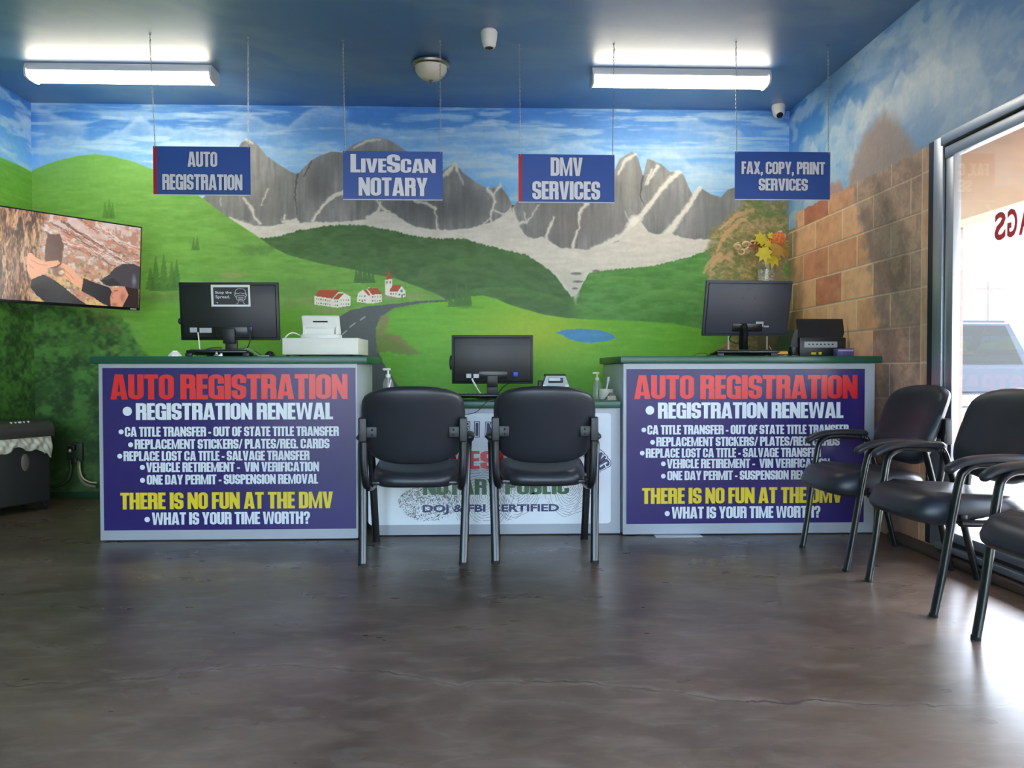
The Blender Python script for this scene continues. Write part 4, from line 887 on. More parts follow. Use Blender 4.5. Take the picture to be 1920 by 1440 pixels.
hanging_sign('blue hanging sign reading auto registration, red strip at its edge', (287, 274), (470, 367), ((281, 66), (465, 70)), [('AUTO', 352, 408, 284, 313, None), ('REGISTRATION', 304, 455, 327, 357, None)], True)
hanging_sign('blue hanging sign with notary as its lower line of lettering', (643, 283), (830, 376), ((643, 75), (825, 76)), [('LIVESCAN', 657, 817, 289, 324, {0: 1.3, 1: 1., 2: 1., 3: 1., 4: 1.3, 5: 1., 6: 1., 7: 1.}), ('NOTARY', 672, 802, 333, 368, None)], False)
hanging_sign('blue hanging sign reading DMV services, red strip at its edge', (972, 289), (1152, 381), ((974, 83), (1151, 84)), [('DMV', 1032, 1092, 295, 330, None), ('SERVICES', 998, 1125, 340, 375, None)], True)
hanging_sign('blue hanging sign reading fax, copy, print services', (1378, 284), (1556, 376), ((1380, 80), (1553, 86)), [('FAX, COPY, PRINT', 1390, 1546, 303, 327, None), ('SERVICES', 1422, 1514, 335, 358, None)], False)

# ------------------------------------------------------------------ ceiling: lamps, dome light, cameras
M_LENS = mat('lit_diffuser', C(250, 246, 236), .4, 0, .01, emit=(1, .91, .74, 1), estr=LAMP)
M_HOUSING = mat('white_lamp_housing', C(226, 226, 222), .4, 0, .02)
def strip_lamp(label, xc, yc, L, group):
    t = thing('ceiling_light', label, 'light', (xc, yc, ROOM_H), group=group)
    MB().box(-L/2+.016, L/2-.016, -.079, .079, -.048, 0, .003).build('housing', M_HOUSING, t)
    pr = [(-.066, -.046), (-.067, -.062), (-.064, -.080), (-.054, -.092), (-.030, -.098), (0, -.099), (.030, -.098), (.054, -.092), (.064, -.080), (.067, -.062), (.066, -.046)]
    n = len(pr); m = MB().add([(x, y, z) for x in (-L/2+.012, L/2-.012) for y, z in pr], [(i, i+1, n+i+1, n+i) for i in range(n-1)])
    m.build('diffuser', M_LENS, t, angle=60)
    for s in (-1, 1):
        e = [(-.074, 0), (-.088, -.040), (-.090, -.064), (-.080, -.092), (-.044, -.103), (.044, -.103), (.080, -.092), (.090, -.064), (.088, -.040), (.074, 0)]
        k = len(e); x0, x1 = s*L/2-.014*(s > 0), s*L/2+.014*(s < 0)
        MB().add([(x, y, z) for x in (x0, x1) for y, z in e], [tuple(range(k)), tuple(range(2*k-1, k-1, -1))]+[(i, i+k, (i+1) % k+k, (i+1) % k) for i in range(k)]).build('end_cap', M_HOUSING, t)
strip_lamp('lit fluorescent ceiling lamp behind the auto registration sign', -2.517, 5.475, 1.262, 'fluorescent ceiling lamps')
strip_lamp('lit fluorescent ceiling lamp between the DMV and fax signs', 1.372, 5.435, 1.256, 'fluorescent ceiling lamps')
dm = thing('dome_light', 'unlit round ceiling light with frosted glass bowl and nickel rim', 'light', (-.371, 5.30, ROOM_H))
M_NICK = mat('brushed_nickel', C(178, 168, 152), .3, 1, .06); M_FROST = mat('frosted_glass_bowl', C(206, 200, 180), .35, 0, .06, 8)
MB().lathe([(.095, 0), (.120, -.006), (.130, -.020), (.128, -.034), (.116, -.042), (.113, -.030)], n=40, cap1=False).build('rim', M_NICK, dm)
MB().lathe([(.113, -.034), (.108, -.062), (.092, -.090), (.066, -.112), (.032, -.124), (.001, -.127)], n=40, cap0=False).build('glass_bowl', M_FROST, dm, angle=60)
MB().lathe([(.012, -.122), (.014, -.128), (.008, -.134), (.010, -.140), (.001, -.147)], n=16).build('finial', M_NICK, dm)
M_CAMW = mat('white_camera_shell', C(226, 222, 214), .4, 0, .02)
k1 = thing('security_camera', 'white bell shaped security camera on the ceiling near the dome light', 'camera', (.023, 4.80, ROOM_H))
MB().lathe([(.044, 0), (.046, -.006), (.051, -.010), (.051, -.022), (.047, -.062), (.040, -.094), (.034, -.106), (.026, -.108)], n=32, cap1=False).build('shell', M_CAMW, k1, angle=50)
MB().lathe([(.027, -.1075), (.024, -.1010), (.010, -.1030), (.001, -.1035)], n=24, cap0=False).build('lens', M_BLACKG, k1)
k2 = thing('security_camera', 'white dome security camera in the ceiling corner above the fax sign', 'camera', (2.33, 6.08, ROOM_H))
MB().lathe([(.050, 0), (.052, -.012), (.052, -.030), (.048, -.045)], n=28).build('base_ring', M_CAMW, k2)
Mx = Matrix.Translation((0, -.004, -.055)) @ Matrix.Rotation(math.radians(-38), 4, 'X')
b_ = MB().ball((0, 0, 0), .047, 24, 16); b_.xf(Mx).build('eyeball', M_CAMW, k2)
MB().lathe([(.026, -.040), (.024, -.0475), (.016, -.0485), (.001, -.049)], n=24, M=Mx).build('lens', M_BLACKG, k2)
# ------------------------------------------------------------------ guest chairs (built facing +y, origin on the floor under the seat)
M_LEATHER = mat('black_leatherette', C(38, 40, 46), .40, 0, .14, 14, .10, 26, spec=.5)
M_SEAM = mat('black_seam', C(14, 14, 17), .5)
M_FRAME = mat('black_enamelled_tube', C(20, 21, 24), .30, 0, .1, 10, coat=.3)
M_RUBBER = mat('black_rubber', C(18, 18, 19), .7)
def se(t, p):      # superellipse direction
    c, s = math.cos(t), math.sin(t); return math.copysign(abs(c)**p, c), math.copysign(abs(s)**p, s)
def back_half_width(v):       # v 0 bottom .. 1 top: widest in the lower half, shoulders drawn in
    return np.interp(v, [0, .05, .14, .30, .5, .7, .84, .92, .97, 1.0], [.195, .228, .250, .264, .271, .272, .264, .247, .222, .190])
BZ0, BZ1 = .515, .935
def back_pos(u, v):            # mid surface of the backrest: u -1..1, v 0..1
    z = BZ0+(BZ1-BZ0)*v; x = u*float(back_half_width(v))
    z -= .030*(1-v)*0 + .028*(abs(u)**3)*(v > .5)*((v-.5)*2)**3 - .030*(abs(u)**3)*((1-v)**3)*(v < .5)
    y = -.175-.135*v+.03*v*v*-.3+.055*(x/.27)**2
    return Vector((x, y, z))
def make_backrest():
    m = MB(); nu, nv = 26, 24; vs = []; N = Vector((0, .95, .30)).normalized()
    def th(u, v):
        e = max(0, 1-abs(u)**5)*max(0, 1-abs(2*v-1)**6); return e**.45
    for side in (1, -1):
        for j in range(nv):
            for i in range(nu):
                u, v = -1+2*i/(nu-1), j/(nv-1); u = math.sin(u*PI/2)*.5+u*.5; v = .5+.5*(math.sin((2*v-1)*PI/2)*.5+(2*v-1)*.5)
                t = th(u, v); p = back_pos(u, v)
                bulge = (.050+.012*math.exp(-((v-.28)/.2)**2))*t if side > 0 else .034*t
                if side > 0:   # stitched panel lines pressed into the front
                    d1 = abs(v-(.44-.10*(1-u*u))); d2 = abs(abs(u)-(.74-.10*(v-.5)**2)) if v > .40 else 1
                    bulge -= .006*math.exp(-(d1/.022)**2)*(abs(u) < .9)+.005*math.exp(-(d2/.03)**2)
                vs.append(p+N*(bulge*side))
    fs = []
    for s in (0, 1):
        o = s*nu*nv
        for j in range(nv-1):
            for i in range(nu-1):
                q = (o+j*nu+i, o+j*nu+i+1, o+(j+1)*nu+i+1, o+(j+1)*nu+i); fs.append(q if s else q[::-1])
    o = nu*nv
    rim = [i for i in range(nu)]+[j*nu+nu-1 for j in range(1, nv)]+[(nv-1)*nu+i for i in range(nu-2, -1, -1)]+[j*nu for j in range(nv-2, 0, -1)]
    for k in range(len(rim)): a_, b_ = rim[k], rim[(k+1) % len(rim)]; fs.append((a_, b_, b_+o, a_+o))
    return m.add(vs, fs)
def make_seat():
    m = MB(); n = 56; rows = []
    def outline(t, k):
        c, s = se(t, .55); w = .248 if s > 0 else .235
        y = .065+s*.275; x = c*(w+.012*max(0, s))
        return x*k, .065+(y-.065)*k
    def top(x, y):
        f = (y+.21)/.55; z = .470+.012*math.sin(f*PI)+.014*math.exp(-((f-.78)/.18)**2)-.035*max(0, (f-.86)/.14)**2
        z += .016*(abs(x)/.24)**2*(f < .72)-.010*math.exp(-((x/.12)**2+((y-.02)/.13)**2))
        return z
    def bot(x, y):
        f = (y+.21)/.55; return .392-.022*math.exp(-((f-.80)/.2)**2)+.014*math.exp(-((f-.35)/.16)**2)
    prof = [(.0, 1, 0), (.35, 1, 0), (.62, 1, 0), (.80, 1, -.001), (.90, 1, -.004), (.965, .72, 0), (1.0, .45, 0), (.985, .18, 0), (.93, .0, 0), (.6, 0, 0), (.0, 0, 0)]
    vs = []
    for k, mixv, dz in prof:
        for i in range(n):
            x, y = outline(2*PI*i/n, max(k, .001)); zt, zb = top(x, y), bot(x, y); vs.append((x, y, zb+(zt-zb)*mixv+dz))
    fs = []
    for r in range(len(prof)-1):
        for i in range(n): j = (i+1) % n; fs.append((r*n+i, r*n+j, (r+1)*n+j, (r+1)*n+i))
    return m.add(vs, fs)
def make_chair(label):
    t = thing('guest_chair', label, 'chair', group=None)
    make_backrest().build('backrest', M_LEATHER, t, angle=80)
    make_seat().build('seat', M_LEATHER, t, angle=80)
    sm = MB()
    pts = [back_pos(u, .44-.10*(1-u*u))+Vector((0, .045+.002, .012)) for u in np.linspace(-.86, .86, 22)]
    for s in (-1, 1):
        leg_f = bez([(s*.262, .272, 0), (s*.266, .245, .15), (s*.272, .213, .36), (s*.279, .180, .56), (s*.284, .158, .607), (s*.287, .115, .630), (s*.290, .05, .634)], 6)
        leg_r = bez([(s*.262, -.272, 0), (s*.268, -.222, .20), (s*.276, -.170, .42), (s*.284, -.118, .600), (s*.288, -.088, .628), (s*.290, -.02, .634), (s*.290, .05, .634)], 6)
        for lg in (leg_f, leg_r):
            L = MB().tube(lg, .0145, 14, flat=1.5, ref=(0, 1, .2)).build('leg', M_FRAME, t, angle=60)
            f0 = lg[0]; MB().tube([f0+Vector((0, 0, -.0)), f0+Vector((0, 0, .012))], .0155, 14, flat=1.5, ref=(0, 1, 0)).build('rubber_foot', M_RUBBER, L)
        # padded armrest, drooping at the front
        ap = bez([(s*.286, .240, .598), (s*.288, .212, .624), (s*.290, .15, .646), (s*.291, .04, .656), (s*.291, -.07, .654), (s*.290, -.115, .648)], 6); n = len(ap)
        rr = [.010+.019*min(1, (k/(n-1))*9, ((n-1-k)/(n-1))*9+.15)**.5 for k in range(n)]
        MB().tube(ap, rr, 14, flat=.64, ref=(1, 0, 0)).build('armrest', M_LEATHER, t, angle=80)
        # back support tube from the bracket down under the seat
        st = bez([(s*.262, -.232, .715), (s*.262, -.226, .62), (s*.260, -.218, .50), (s*.252, -.196, .415), (s*.245, -.14, .382), (s*.240, 0, .378), (s*.240, .15, .380)], 6)
        MB().tube(st, .014, 12, flat=1.45, ref=(0, 1, 0)).build('back_support', M_FRAME, t, angle=60)
        br = MB().box(s*.262-.021, s*.262+.021, -.262, -.222, .640, .770, .008, 3); br.box(s*.222-.034, s*.222+.034, -.249, -.226, .664, .722, .004, 2)
        bo = br.build('bracket', M_BLACK, t)
        MB().ball((s*.212, -.251, .705), .006, 10, 6).ball((s*.212, -.251, .680), .006, 10, 6).build('bolt', M_FRAME, bo)
    MB().box(-.262, .262, .13, .16, .398, .418, .004).build('seat_rail', M_FRAME, t); MB().box(-.272, .272, -.165, -.14, .402, .422, .004).build('seat_rail', M_FRAME, t)
    return t
CH = make_chair('black leatherette guest chair with its back to us, beside the purple banner near the shredder')
CH.location = (-.385, 4.28, 0); CH.rotation_euler = (0, 0, math.radians(.5)); CH['group'] = 'guest chairs'
dup(CH, (.318, 4.305, 0), (0, 0, math.radians(-1.5)), 'black leatherette guest chair with its back to us, in front of the small label printer')
dup(CH, (2.085, 4.063, 0), (0, 0, math.radians(90.5)), 'black guest chair by the window, closest to the painted block wall')
dup(CH, (2.115, 3.36, 0), (0, 0, math.radians(91)), 'black guest chair by the window, middle one of the row of three')
dup(CH, (2.125, 2.565, 0), (0, 0, math.radians(90)), 'black guest chair by the window, nearest one of the row of three')

# ------------------------------------------------------------------ wall mounted television
tr_, br_ = at(266, 428, 5.86), at(260, 580, 5.90)
TW, TH = 1.10, .625
yaw = math.radians(52.5)
tv = thing('television', 'flat wall television showing a person in a dark cap at a tree', 'television', (0, 0, 0), (math.radians(4.0), 0, yaw))
Rm = Euler((math.radians(4.0), 0, yaw)).to_matrix()
tv.location = (tr_+br_)/2-Rm @ Vector((TW/2, -.0, 0))
MB().box(-TW/2, TW/2, -.012, .030, -TH/2, TH/2, .005, 2).box(-.36, .36, .030, .062, -.24, .16, .012, 2).build('casing', M_BLACKG, tv)
def tv_picture(U, V):
    P = Paint(U*320, (1-V)*180); x, y = P.x, P.y          # 320 x 180 picture units
    P.img[:] = (150, 112, 92); n = fbm(x/16, y/12, 501, 5)
    P.over(sst(n, .45, .62), (178, 150, 132)); P.over(sst(fbm(x/10, y/8, 503, 5), .50, .66)*.8, (176, 96, 70)); P.over(sst(fbm(x/9, y/9, 505, 4), .56, .7)*.8, (206, 206, 196))
    P.over(sst(fbm(x/11, y/10, 507, 4), .50, .66)*sst(y, 80, 120)*.9, (190, 160, 70)); P.over(sst(fbm(x/7, y/7, 509, 4), .54, .68)*.7*sst(y, 60, 120), (64, 70, 48))
    P.over(sst(fbm(x/22, y/16, 511, 4), .5, .62)*(1-sst(y, 20, 60))*.8, (200, 186, 182))
    P.over(np.ones(x.shape)*.34, (176, 146, 134))
    for k in range(16):
        r_ = random.Random(k+60); x0 = 90+r_.random()*150; y0 = r_.random()*30; P.line([(x0, y0), (x0+50, y0+22+r_.random()*10), (x0+110, y0+34+r_.random()*34), (330, y0+50+r_.random()*50)], [2.2, 1.6, 1.0, .6], (104, 80, 72) if k % 2 else (206, 190, 182), .75, 4, k)
    tm = (1-sst(x-118+(fbm(y/12, x*0, 513, 3)-.5)*20+y*.10, -8, 10))*1.0
    leafy(P, tm, (66, 44, 34), (170, 124, 88), 515, 5, 26); P.over(tm*sst(fbm(x/3, y/22, 517, 4), .55, .7)*.8, (40, 26, 22)); P.over(tm*sst(fbm(x/4, y/16, 519, 4), .58, .7)*.6, (206, 170, 132))
    P.poly([(128, 40), (152, 36), (160, 60), (156, 104), (140, 112), (124, 106), (122, 70)], (82, 60, 54), .92, 2, soft=2)
    sk = (206, 150, 118)
    P.poly([(92, 86), (98, 82), (108, 92), (124, 98), (148, 92), (154, 97), (146, 104), (130, 110), (124, 124), (100, 136), (92, 120), (90, 100)], sk, 1, 1)
    P.poly([(158, 96), (176, 104), (186, 118), (200, 128), (196, 146), (180, 138), (164, 128), (152, 128), (146, 118), (150, 106)], sk, 1, 1)
    P.blob(150, 116, 16, 14, (110, 86, 70), .85); P.blob(156, 116, 8, 7, (226, 204, 176), .9, .9)
    for pts in ([(98, 96), (112, 104), (128, 105)], [(160, 110), (172, 118), (180, 128)], [(154, 116), (166, 124), (174, 132)], [(94, 106), (104, 114)]): P.line(pts, 1.3, (150, 100, 76), .6, .5)
    bk = (34, 33, 38)
    P.poly([(100, 136), (122, 124), (140, 132), (160, 146), (186, 166), (210, 182), (128, 182), (110, 168), (98, 152)], bk, 1, 1); P.poly([(200, 124), (224, 132), (252, 138), (262, 150), (258, 182), (240, 176), (222, 164), (196, 152)], bk, 1, 1)
    P.poly([(262, 140), (286, 134), (296, 150), (288, 182), (258, 182), (256, 160)], (186, 126, 102), 1, 1); P.blob(284, 158, 9, 16, (128, 82, 66), .6, .9); P.line([(262, 150), (258, 158), (262, 162)], 2, (132, 84, 68), .7, .5); P.line([(264, 146), (272, 145)], 1.6, (60, 40, 36), .8, .4); P.blob(266, 176, 10, 7, (96, 66, 58), .5, .9)
    P.poly([(286, 132), (318, 130), (320, 182), (282, 182), (296, 152)], (38, 28, 28), 1, 1)
    P.poly([(234, 126), (252, 112), (264, 96), (284, 84), (306, 82), (322, 88), (322, 138), (300, 136), (280, 134), (258, 136), (246, 136)], (58, 56, 62), 1, 1); P.poly([(236, 126), (262, 118), (280, 132), (252, 137)], (40, 39, 44), .9, 1)
    P.blob(308, 120, 8, 22, (140, 146, 156), .5, .9)
    return srgb2lin(P.img)
su, sv = np.linspace(0, 1, 420), np.linspace(0, 1, 240); gu, gv = np.meshgrid(su, sv)
sc_ = grid_mesh('screen', su, sv, lambda U, V: (-TW/2+.010+U*(TW-.020), U*0-.0128, -TH/2+.020+V*(TH-.030)), tv_picture(gu, gv), paint_mat('tv_picture', .22, 0, emit=.85)); sc_.parent = tv
MB().box(TW/2-.075, TW/2-.03, -.0135, -.011, -TH/2+.006, -TH/2+.013).build('maker_badge', M_SIGNWHITE, tv)
arm = MB()
wl_ = tv.location+Rm @ Vector((-.05, .05, 0)); 
inv = Matrix.Translation(tv.location) @ Rm.to_4x4(); inv = inv.inverted()
arm.tube([inv @ Vector((ROOM_L+.012, wl_.y+.1, wl_.z)), inv @ Vector((wl_.x-.12, wl_.y+.25, wl_.z)), Vector((-.05, .06, 0))], .02, 8).box(-.16, .06, .055, .075, -.16, .16, .003)
arm.build('wall_bracket', M_BLACK, tv)
MB().tube(bez([(-.33, .02, -TH/2), (-.30, .03, -TH/2-.03), (-.24, .04, -TH/2-.035), (-.16, .03, -TH/2-.004)], 6), .004, 6).build('cable', M_BLACK, tv)

# ------------------------------------------------------------------ monitors
M_PORT = mat('port_label_silver', C(176, 178, 184), .4, .2); M_BLUE = mat('blue_plug', C(36, 66, 190), .4)
M_GREYMON = mat('dark_grey_monitor_plastic', C(58, 60, 70), .42, 0, .06)
def monitor(label, bot_c, W, H, yaw, tilt, base_z, base_y, m_=None):
    """seen from behind; bot_c: centre of the lower edge; base on the counter at height base_z"""
    x, y, z = bot_c
    t = thing('monitor', label, 'monitor', (x, base_y, base_z))
    Mx = Matrix.Translation((0, y-base_y, z-base_z)) @ Matrix.Rotation(yaw, 4, 'Z') @ Matrix.Rotation(tilt, 4, 'X')
    m = MB().box(-W/2, W/2, -.004, .020, 0, H, .004, 2); m.box(-W/2+.014, W/2-.014, -.016, 0, .014, H-.014, .010, 2); m.xf(Mx).build('case_back', m_ or M_BLACK, t)
    MB().box(-W/2+.012, W/2-.012, .0195, .0215, .02, H-.012).xf(Mx).build('screen', M_BLACKG, t)
    MB().box(-.10*W/.6, .11*W/.6, -.019, -.015, .032, .085, .002).xf(Mx).build('port_recess', M_BLACKG, t)
    return t, Mx
# first counter
ml, Mx = monitor('black monitor seen from behind with a mask notice taped on its back', (-1.607, 4.90, 1.205), .618, .362, math.radians(-1), math.radians(5), 1.10, 4.93)
MB().box(-.245, -.200, -.0185, -.0165, .050, .080).box(-.185, -.110, -.0185, -.0165, .048, .078).xf(Mx).build('port_label', M_PORT, ml)
MB().box(-.038, .038, -.034, -.014, -.02, .075, .005).xf(Mx).box(-.038, .038, -.022, .0, .008, .16, .006).build('stand_neck', M_BLACK, ml)
MB().box(-.13, .13, -.09, .12, 0, .012, .005).build('stand_base', M_BLACK, ml)
MB().box(.118, .148, -.030, -.014, .058, .086, .003).xf(Mx).build('video_plug', mat('navy_plug', C(38, 42, 78), .4), ml)
MB().tube(bez([Mx @ Vector((.133, -.03, .06)), Mx @ Vector((.134, -.04, .0)), Vector((.10, -.06, .035)), Vector((.05, -.06, .008)), Vector((-.10, -.05, .008))], 8), .0035, 6).build('cable', M_BLACK, ml)
MB().tube(bez([Mx @ Vector((-.195, -.02, .05)), Mx @ Vector((-.188, -.028, .0)), Vector((-.185, -.05, .05)), Vector((-.17, -.05, .008))], 8), .0042, 6).build('power_lead', M_WHITE, ml)
MB().ball(Mx @ Vector((-.315, .005, .12)), .02, 12, 8, (.5, .6, 1)).build('side_mount', M_BLACK, ml)
nt_ = thing('mask_notice', 'small framed mask notice taped to the back of a monitor', 'notice', Matrix.Translation((-1.607, 4.93, 1.10)) @ Mx @ Vector((0, -.0185, .24)), (math.radians(5), 0, math.radians(-1)))
ox = -.043; nx = lambda x: (x-433)/300*1.0+ox+.043-.020*0
a, b = at(396, 533, 4.86), at(470, 574, 4.86); NW, NH = b.x-a.x, a.z-b.z; ncx = (a.x+b.x)/2; nt_.location = Matrix.Translation((-1.607, 4.93, 1.10)) @ Mx @ Vector((ncx+1.607, -.0185, .211))
MB().box(-NW/2, NW/2, -.0006, .0006, 0, NH).build('paper', M_PAPER, nt_)
MB().box(-NW/2+.014, NW/2-.012, -.0012, -.0007, .012, NH-.016).build('dark_panel', mat('charcoal_print', C(52, 54, 58), .6), nt_)
hx = lambda x: ((x-347)/333-.5)*NW
hz = lambda y: (297-y)/188*NH
plain_text('Stop the', hx(383), hz(192), hx(523), hz(164), -.0016, 'lettering', M_PAPER, nt_, .012); plain_text('Spread.', hx(384), hz(233), hx(508), hz(200), -.0016, 'lettering', M_PAPER, nt_, .012)
ic = MB(); H3 = lambda pts: [(hx(x), -.0015, hz(y)) for x, y in pts]
for pts in (bez(H3([(560, 196), (552, 176), (566, 150), (598, 143), (630, 150), (644, 176), (636, 196)]), 5), bez(H3([(556, 178), (576, 186), (598, 178), (620, 186), (640, 178)]), 5), bez(H3([(562, 206), (598, 200), (634, 206), (632, 236), (598, 248), (566, 236), (562, 206)]), 5),
            H3([(574, 216), (622, 216)]), H3([(574, 226), (622, 226)]), H3([(578, 235), (618, 235)]), bez(H3([(556, 180), (546, 196), (556, 212), (564, 224)]), 4), bez(H3([(640, 180), (651, 196), (641, 212), (632, 224)]), 4), bez(H3([(578, 246), (576, 262), (560, 274)]), 4), bez(H3([(618, 246), (620, 262), (636, 274)]), 4)):
    ic.tube(pts, .0013, 4)
ic.build('masked_face_icon', M_PAPER, nt_); flatbuild(flat([[(hx(384), hz(254)), (hx(396), hz(262)), (hx(404), hz(262)), (hx(404), hz(270)), (hx(392), hz(264))]], -.0016), 'small_emblem', M_PAPER, nt_)
# low counter
mm_, Mx = monitor('black monitor seen from behind on the low middle counter', (.043, 5.10, .924), .538, .322, math.radians(-1), math.radians(4), .826, 5.12)
MB().box(-.172, -.140, -.0185, -.0165, .040, .068).box(-.125, -.062, -.0185, -.0165, .040, .066).xf(Mx).build('port_label', M_PORT, mm_)
MB().box(-.17, .20, -.0175, -.0155, .258, .260).xf(Mx).build('vent_slot', M_SEAM, mm_)
MB().box(-.036, .034, -.034, -.014, -.02, .058, .005).xf(Mx).box(-.036, .034, -.022, .0, .008, .115, .006).build('stand_neck', M_BLACK, mm_)
MB().lathe([(.12, 0), (.12, .006), (.10, .012)], (0, 0, 0), 28).build('stand_base', M_BLACK, mm_)
MB().box(.137, .170, -.034, -.014, .050, .080, .003).xf(Mx).build('video_plug', M_BLUE, mm_)
MB().tube(bez([Mx @ Vector((.153, -.034, .052)), Mx @ Vector((.135, -.045, .025)), Vector((.075, -.05, .08)), Vector((.03, -.05, .03)), Vector((-.02, -.06, .006))], 8), .0035, 6).build('cable', M_BLACK, mm_)
MB().tube(bez([Mx @ Vector((-.135, -.02, .036)), Mx @ Vector((-.122, -.03, .01)), Vector((-.085, -.06, .045)), Vector((-.06, -.07, .02))], 6), [.0065]*9+[.004]*10, 6).build('power_lead', M_WHITE, mm_)
MB().ball(Mx @ Vector((-.275, .01, .14)), .05, 14, 10, (.22, .25, 1)).build('side_mount', M_BLACK, mm_)
# third counter
mr3, Mx = monitor('dark grey monitor seen from behind, tilted, below the flower vase', (1.70, 5.00, 1.238), .578, .362, math.radians(4), math.radians(13), 1.10, 5.03, M_GREYMON)
MB().box(.060, .112, -.0185, -.0165, .066, .098).box(.118, .150, -.0185, -.0165, .062, .072).xf(Mx).build('port_label', M_PORT, mr3)
for dx_, dz_ in ((-.04, .25), (.04, .25), (-.04, .165), (.04, .165)): MB().box(dx_-.003, dx_+.003, -.018, -.0155, dz_-.003, dz_+.003).xf(Mx).build('mounting_hole', M_SEAM, mr3)
lg = MB(); 
tx_ = plain_text('LG', .015, .297, .052, .316, -.0168, 'lettering', mat('dark_grey_print', C(72, 74, 80), .5), mr3, .01)
tx_.data.transform(Mx)
rg = MB().tube([(-.010+.0105*math.cos(k*PI/10), -.0168, .3065+.0105*math.sin(k*PI/10)) for k in range(20)], .0012, 4, closed=True); rg.xf(Mx).build('maker_emblem', mat('dark_grey_ring', C(72, 74, 80), .5), mr3)
MB().tube(bez([(-.055, -.045, .215), (-.025, -.06, .205), (-.012, -.045, .16), (-.010, -.03, .10), (0, -.01, .055), (.008, 0, .042)], 6), [.014]*6+[.030]*25, 10, flat=1.2).build('stand_neck', M_BLACKG, mr3)
MB().lathe([(.125, 0), (.125, .005), (.07, .02), (.03, .035)], (0, 0, 0), 30).build('stand_base', M_BLACKG, mr3)
MB().tube(bez([Mx @ Vector((-.06, -.02, .055)), Vector((-.10, -.03, .12)), Vector((-.06, -.02, .09)), Vector((-.02, 0, .10))], 8), .0035, 6).build('cable', M_BLACK, mr3)

# ------------------------------------------------------------------ keyboards, mice and cables
M_KEY = mat('black_keycaps', C(22, 22, 25), .5)
def keyboard(label, loc, rz=0, L=.44, tilt=6):
    t = thing('keyboard', label, 'keyboard', loc, (math.radians(tilt), 0, rz), group='black keyboards')
    MB().box(-L/2, L/2, -.075, .075, .006, .022, .005).build('keyboard_case', M_BLACKG, t)
    k = MB()
    for r_ in range(5):
        for c in range(15): k.box(-L/2+.014+c*(L-.03)/15, -L/2+.014+c*(L-.03)/15+.022, -.062+r_*.025, -.042+r_*.025, .021, .028, .002, 1)
    k.build('key_block', M_KEY, t)
    for s in (-1, 1): MB().box(s*.17-.02, s*.17+.02, .045, .060, -.012, .008, .002).build('keyboard_foot', M_BLACK, t)
    return t
keyboard('black keyboard in front of the monitor with the mask notice', (-1.62, 4.75, 1.1085), PI+.02, .36)
keyboard('black keyboard on the low counter beneath the monitor', (-.03, 4.90, .8345), PI-.06)
keyboard('black keyboard beside the tilted monitor below the vase', (1.63, 4.80, 1.1085), PI+.03, .40)
def mouse(label, loc, rz, m):
    t = thing('computer_mouse', label, 'mouse', loc, (0, 0, rz)); b_ = MB().ball((0, 0, 0), .05, 18, 12, (.62, 1.05, .7)); b_.v = [(x, y, max(z, 0)) for x, y, z in b_.v]; b_.build('mouse_body', m, t)
    MB().box(-.004, .004, .012, .030, .028, .036, .003).build('scroll_wheel', M_RUBBER, t); return t
mouse('black mouse lying beside the white cash drawer', (-1.335, 4.80, 1.10), .6, mat('glossy_charcoal', C(48, 44, 44), .25))
def cable(label, pts, m, r=.003, name='cable'):
    o = MB().tube(bez(pts, 8), r, 6).build(name, m); c = Vector(pts[0]); o.data.transform(Matrix.Translation(-c)); o.location = c
    return tag(o, label, 'cable')
cable('white cable looping over the counter beside the mask notice monitor', [(-1.54, 4.85, 1.120), (-1.51, 4.85, 1.145), (-1.47, 4.845, 1.148), (-1.425, 4.80, 1.125), (-1.38, 4.72, 1.104), (-1.31, 4.69, 1.1035)], M_WHITE)
cable('thin grey cable lying between the monitor stand and the mouse', [(-1.56, 4.89, 1.150), (-1.50, 4.885, 1.155), (-1.44, 4.88, 1.130), (-1.40, 4.88, 1.104), (-1.39, 4.92, 1.104)], mat('grey_cable', C(90, 90, 96), .5), .0025)
cable('black cable arching left of the mask notice monitor stand', [(-1.80, 4.85, 1.106), (-1.78, 4.85, 1.13), (-1.72, 4.85, 1.152), (-1.68, 4.855, 1.157), (-1.65, 4.87, 1.155)], M_BLACK, .004)
cable('white cable arching from the card terminal down behind the drawer', [(-1.272, 4.90, 1.18), (-1.265, 4.90, 1.222), (-1.240, 4.92, 1.250), (-1.215, 4.94, 1.252), (-1.193, 4.965, 1.240)], M_WHITE, .004)
cable('black cable hanging over the front edge of the low counter', [(.22, 4.80, .829), (.12, 4.73, .829), (.04, 4.685, .833), (-.005, 4.664, .815), (-.05, 4.660, .768), (-.10, 4.660, .750), (-.16, 4.660, .750), (-.21, 4.664, .765)], M_BLACK, .0022)
# keys
def keys(label, loc):
    t = thing('key_bunch', label, 'keys', loc); MB().tube([(.014*math.cos(k*PI/8), .014*math.sin(k*PI/8), .003) for k in range(16)], .0015, 5, closed=True).build('key_ring', M_CHROME, t)
    for a in (.2, 1.1, -.7): MB().box(.014, .058, -.004, .004, .001, .004).lathe([(.010, 0), (.010, .003)], (.020, 0, .001), 14).xf(Matrix.Rotation(a, 4, 'Z')).build('key', M_STEEL, t)
keys('bunch of keys at the front edge of the low counter', (.06, 4.72, .826))
t = thing('metal_stapler', 'small silver metal gadget in front of the mask notice monitor stand', 'gadget', (-1.600, 4.66, 1.10))
MB().box(-.026, .026, -.01, .01, 0, .012, .003).build('gadget_base', M_CHROME, t); MB().ball((-.012, 0, .018), .010).ball((.016, 0, .014), .008).build('gadget_knob', M_CHROME, t)
t.name = 'metal_gadget'
t = thing('call_button', 'small white plastic push button on the counter near the television', 'button', (-1.855, 4.65, 1.10))
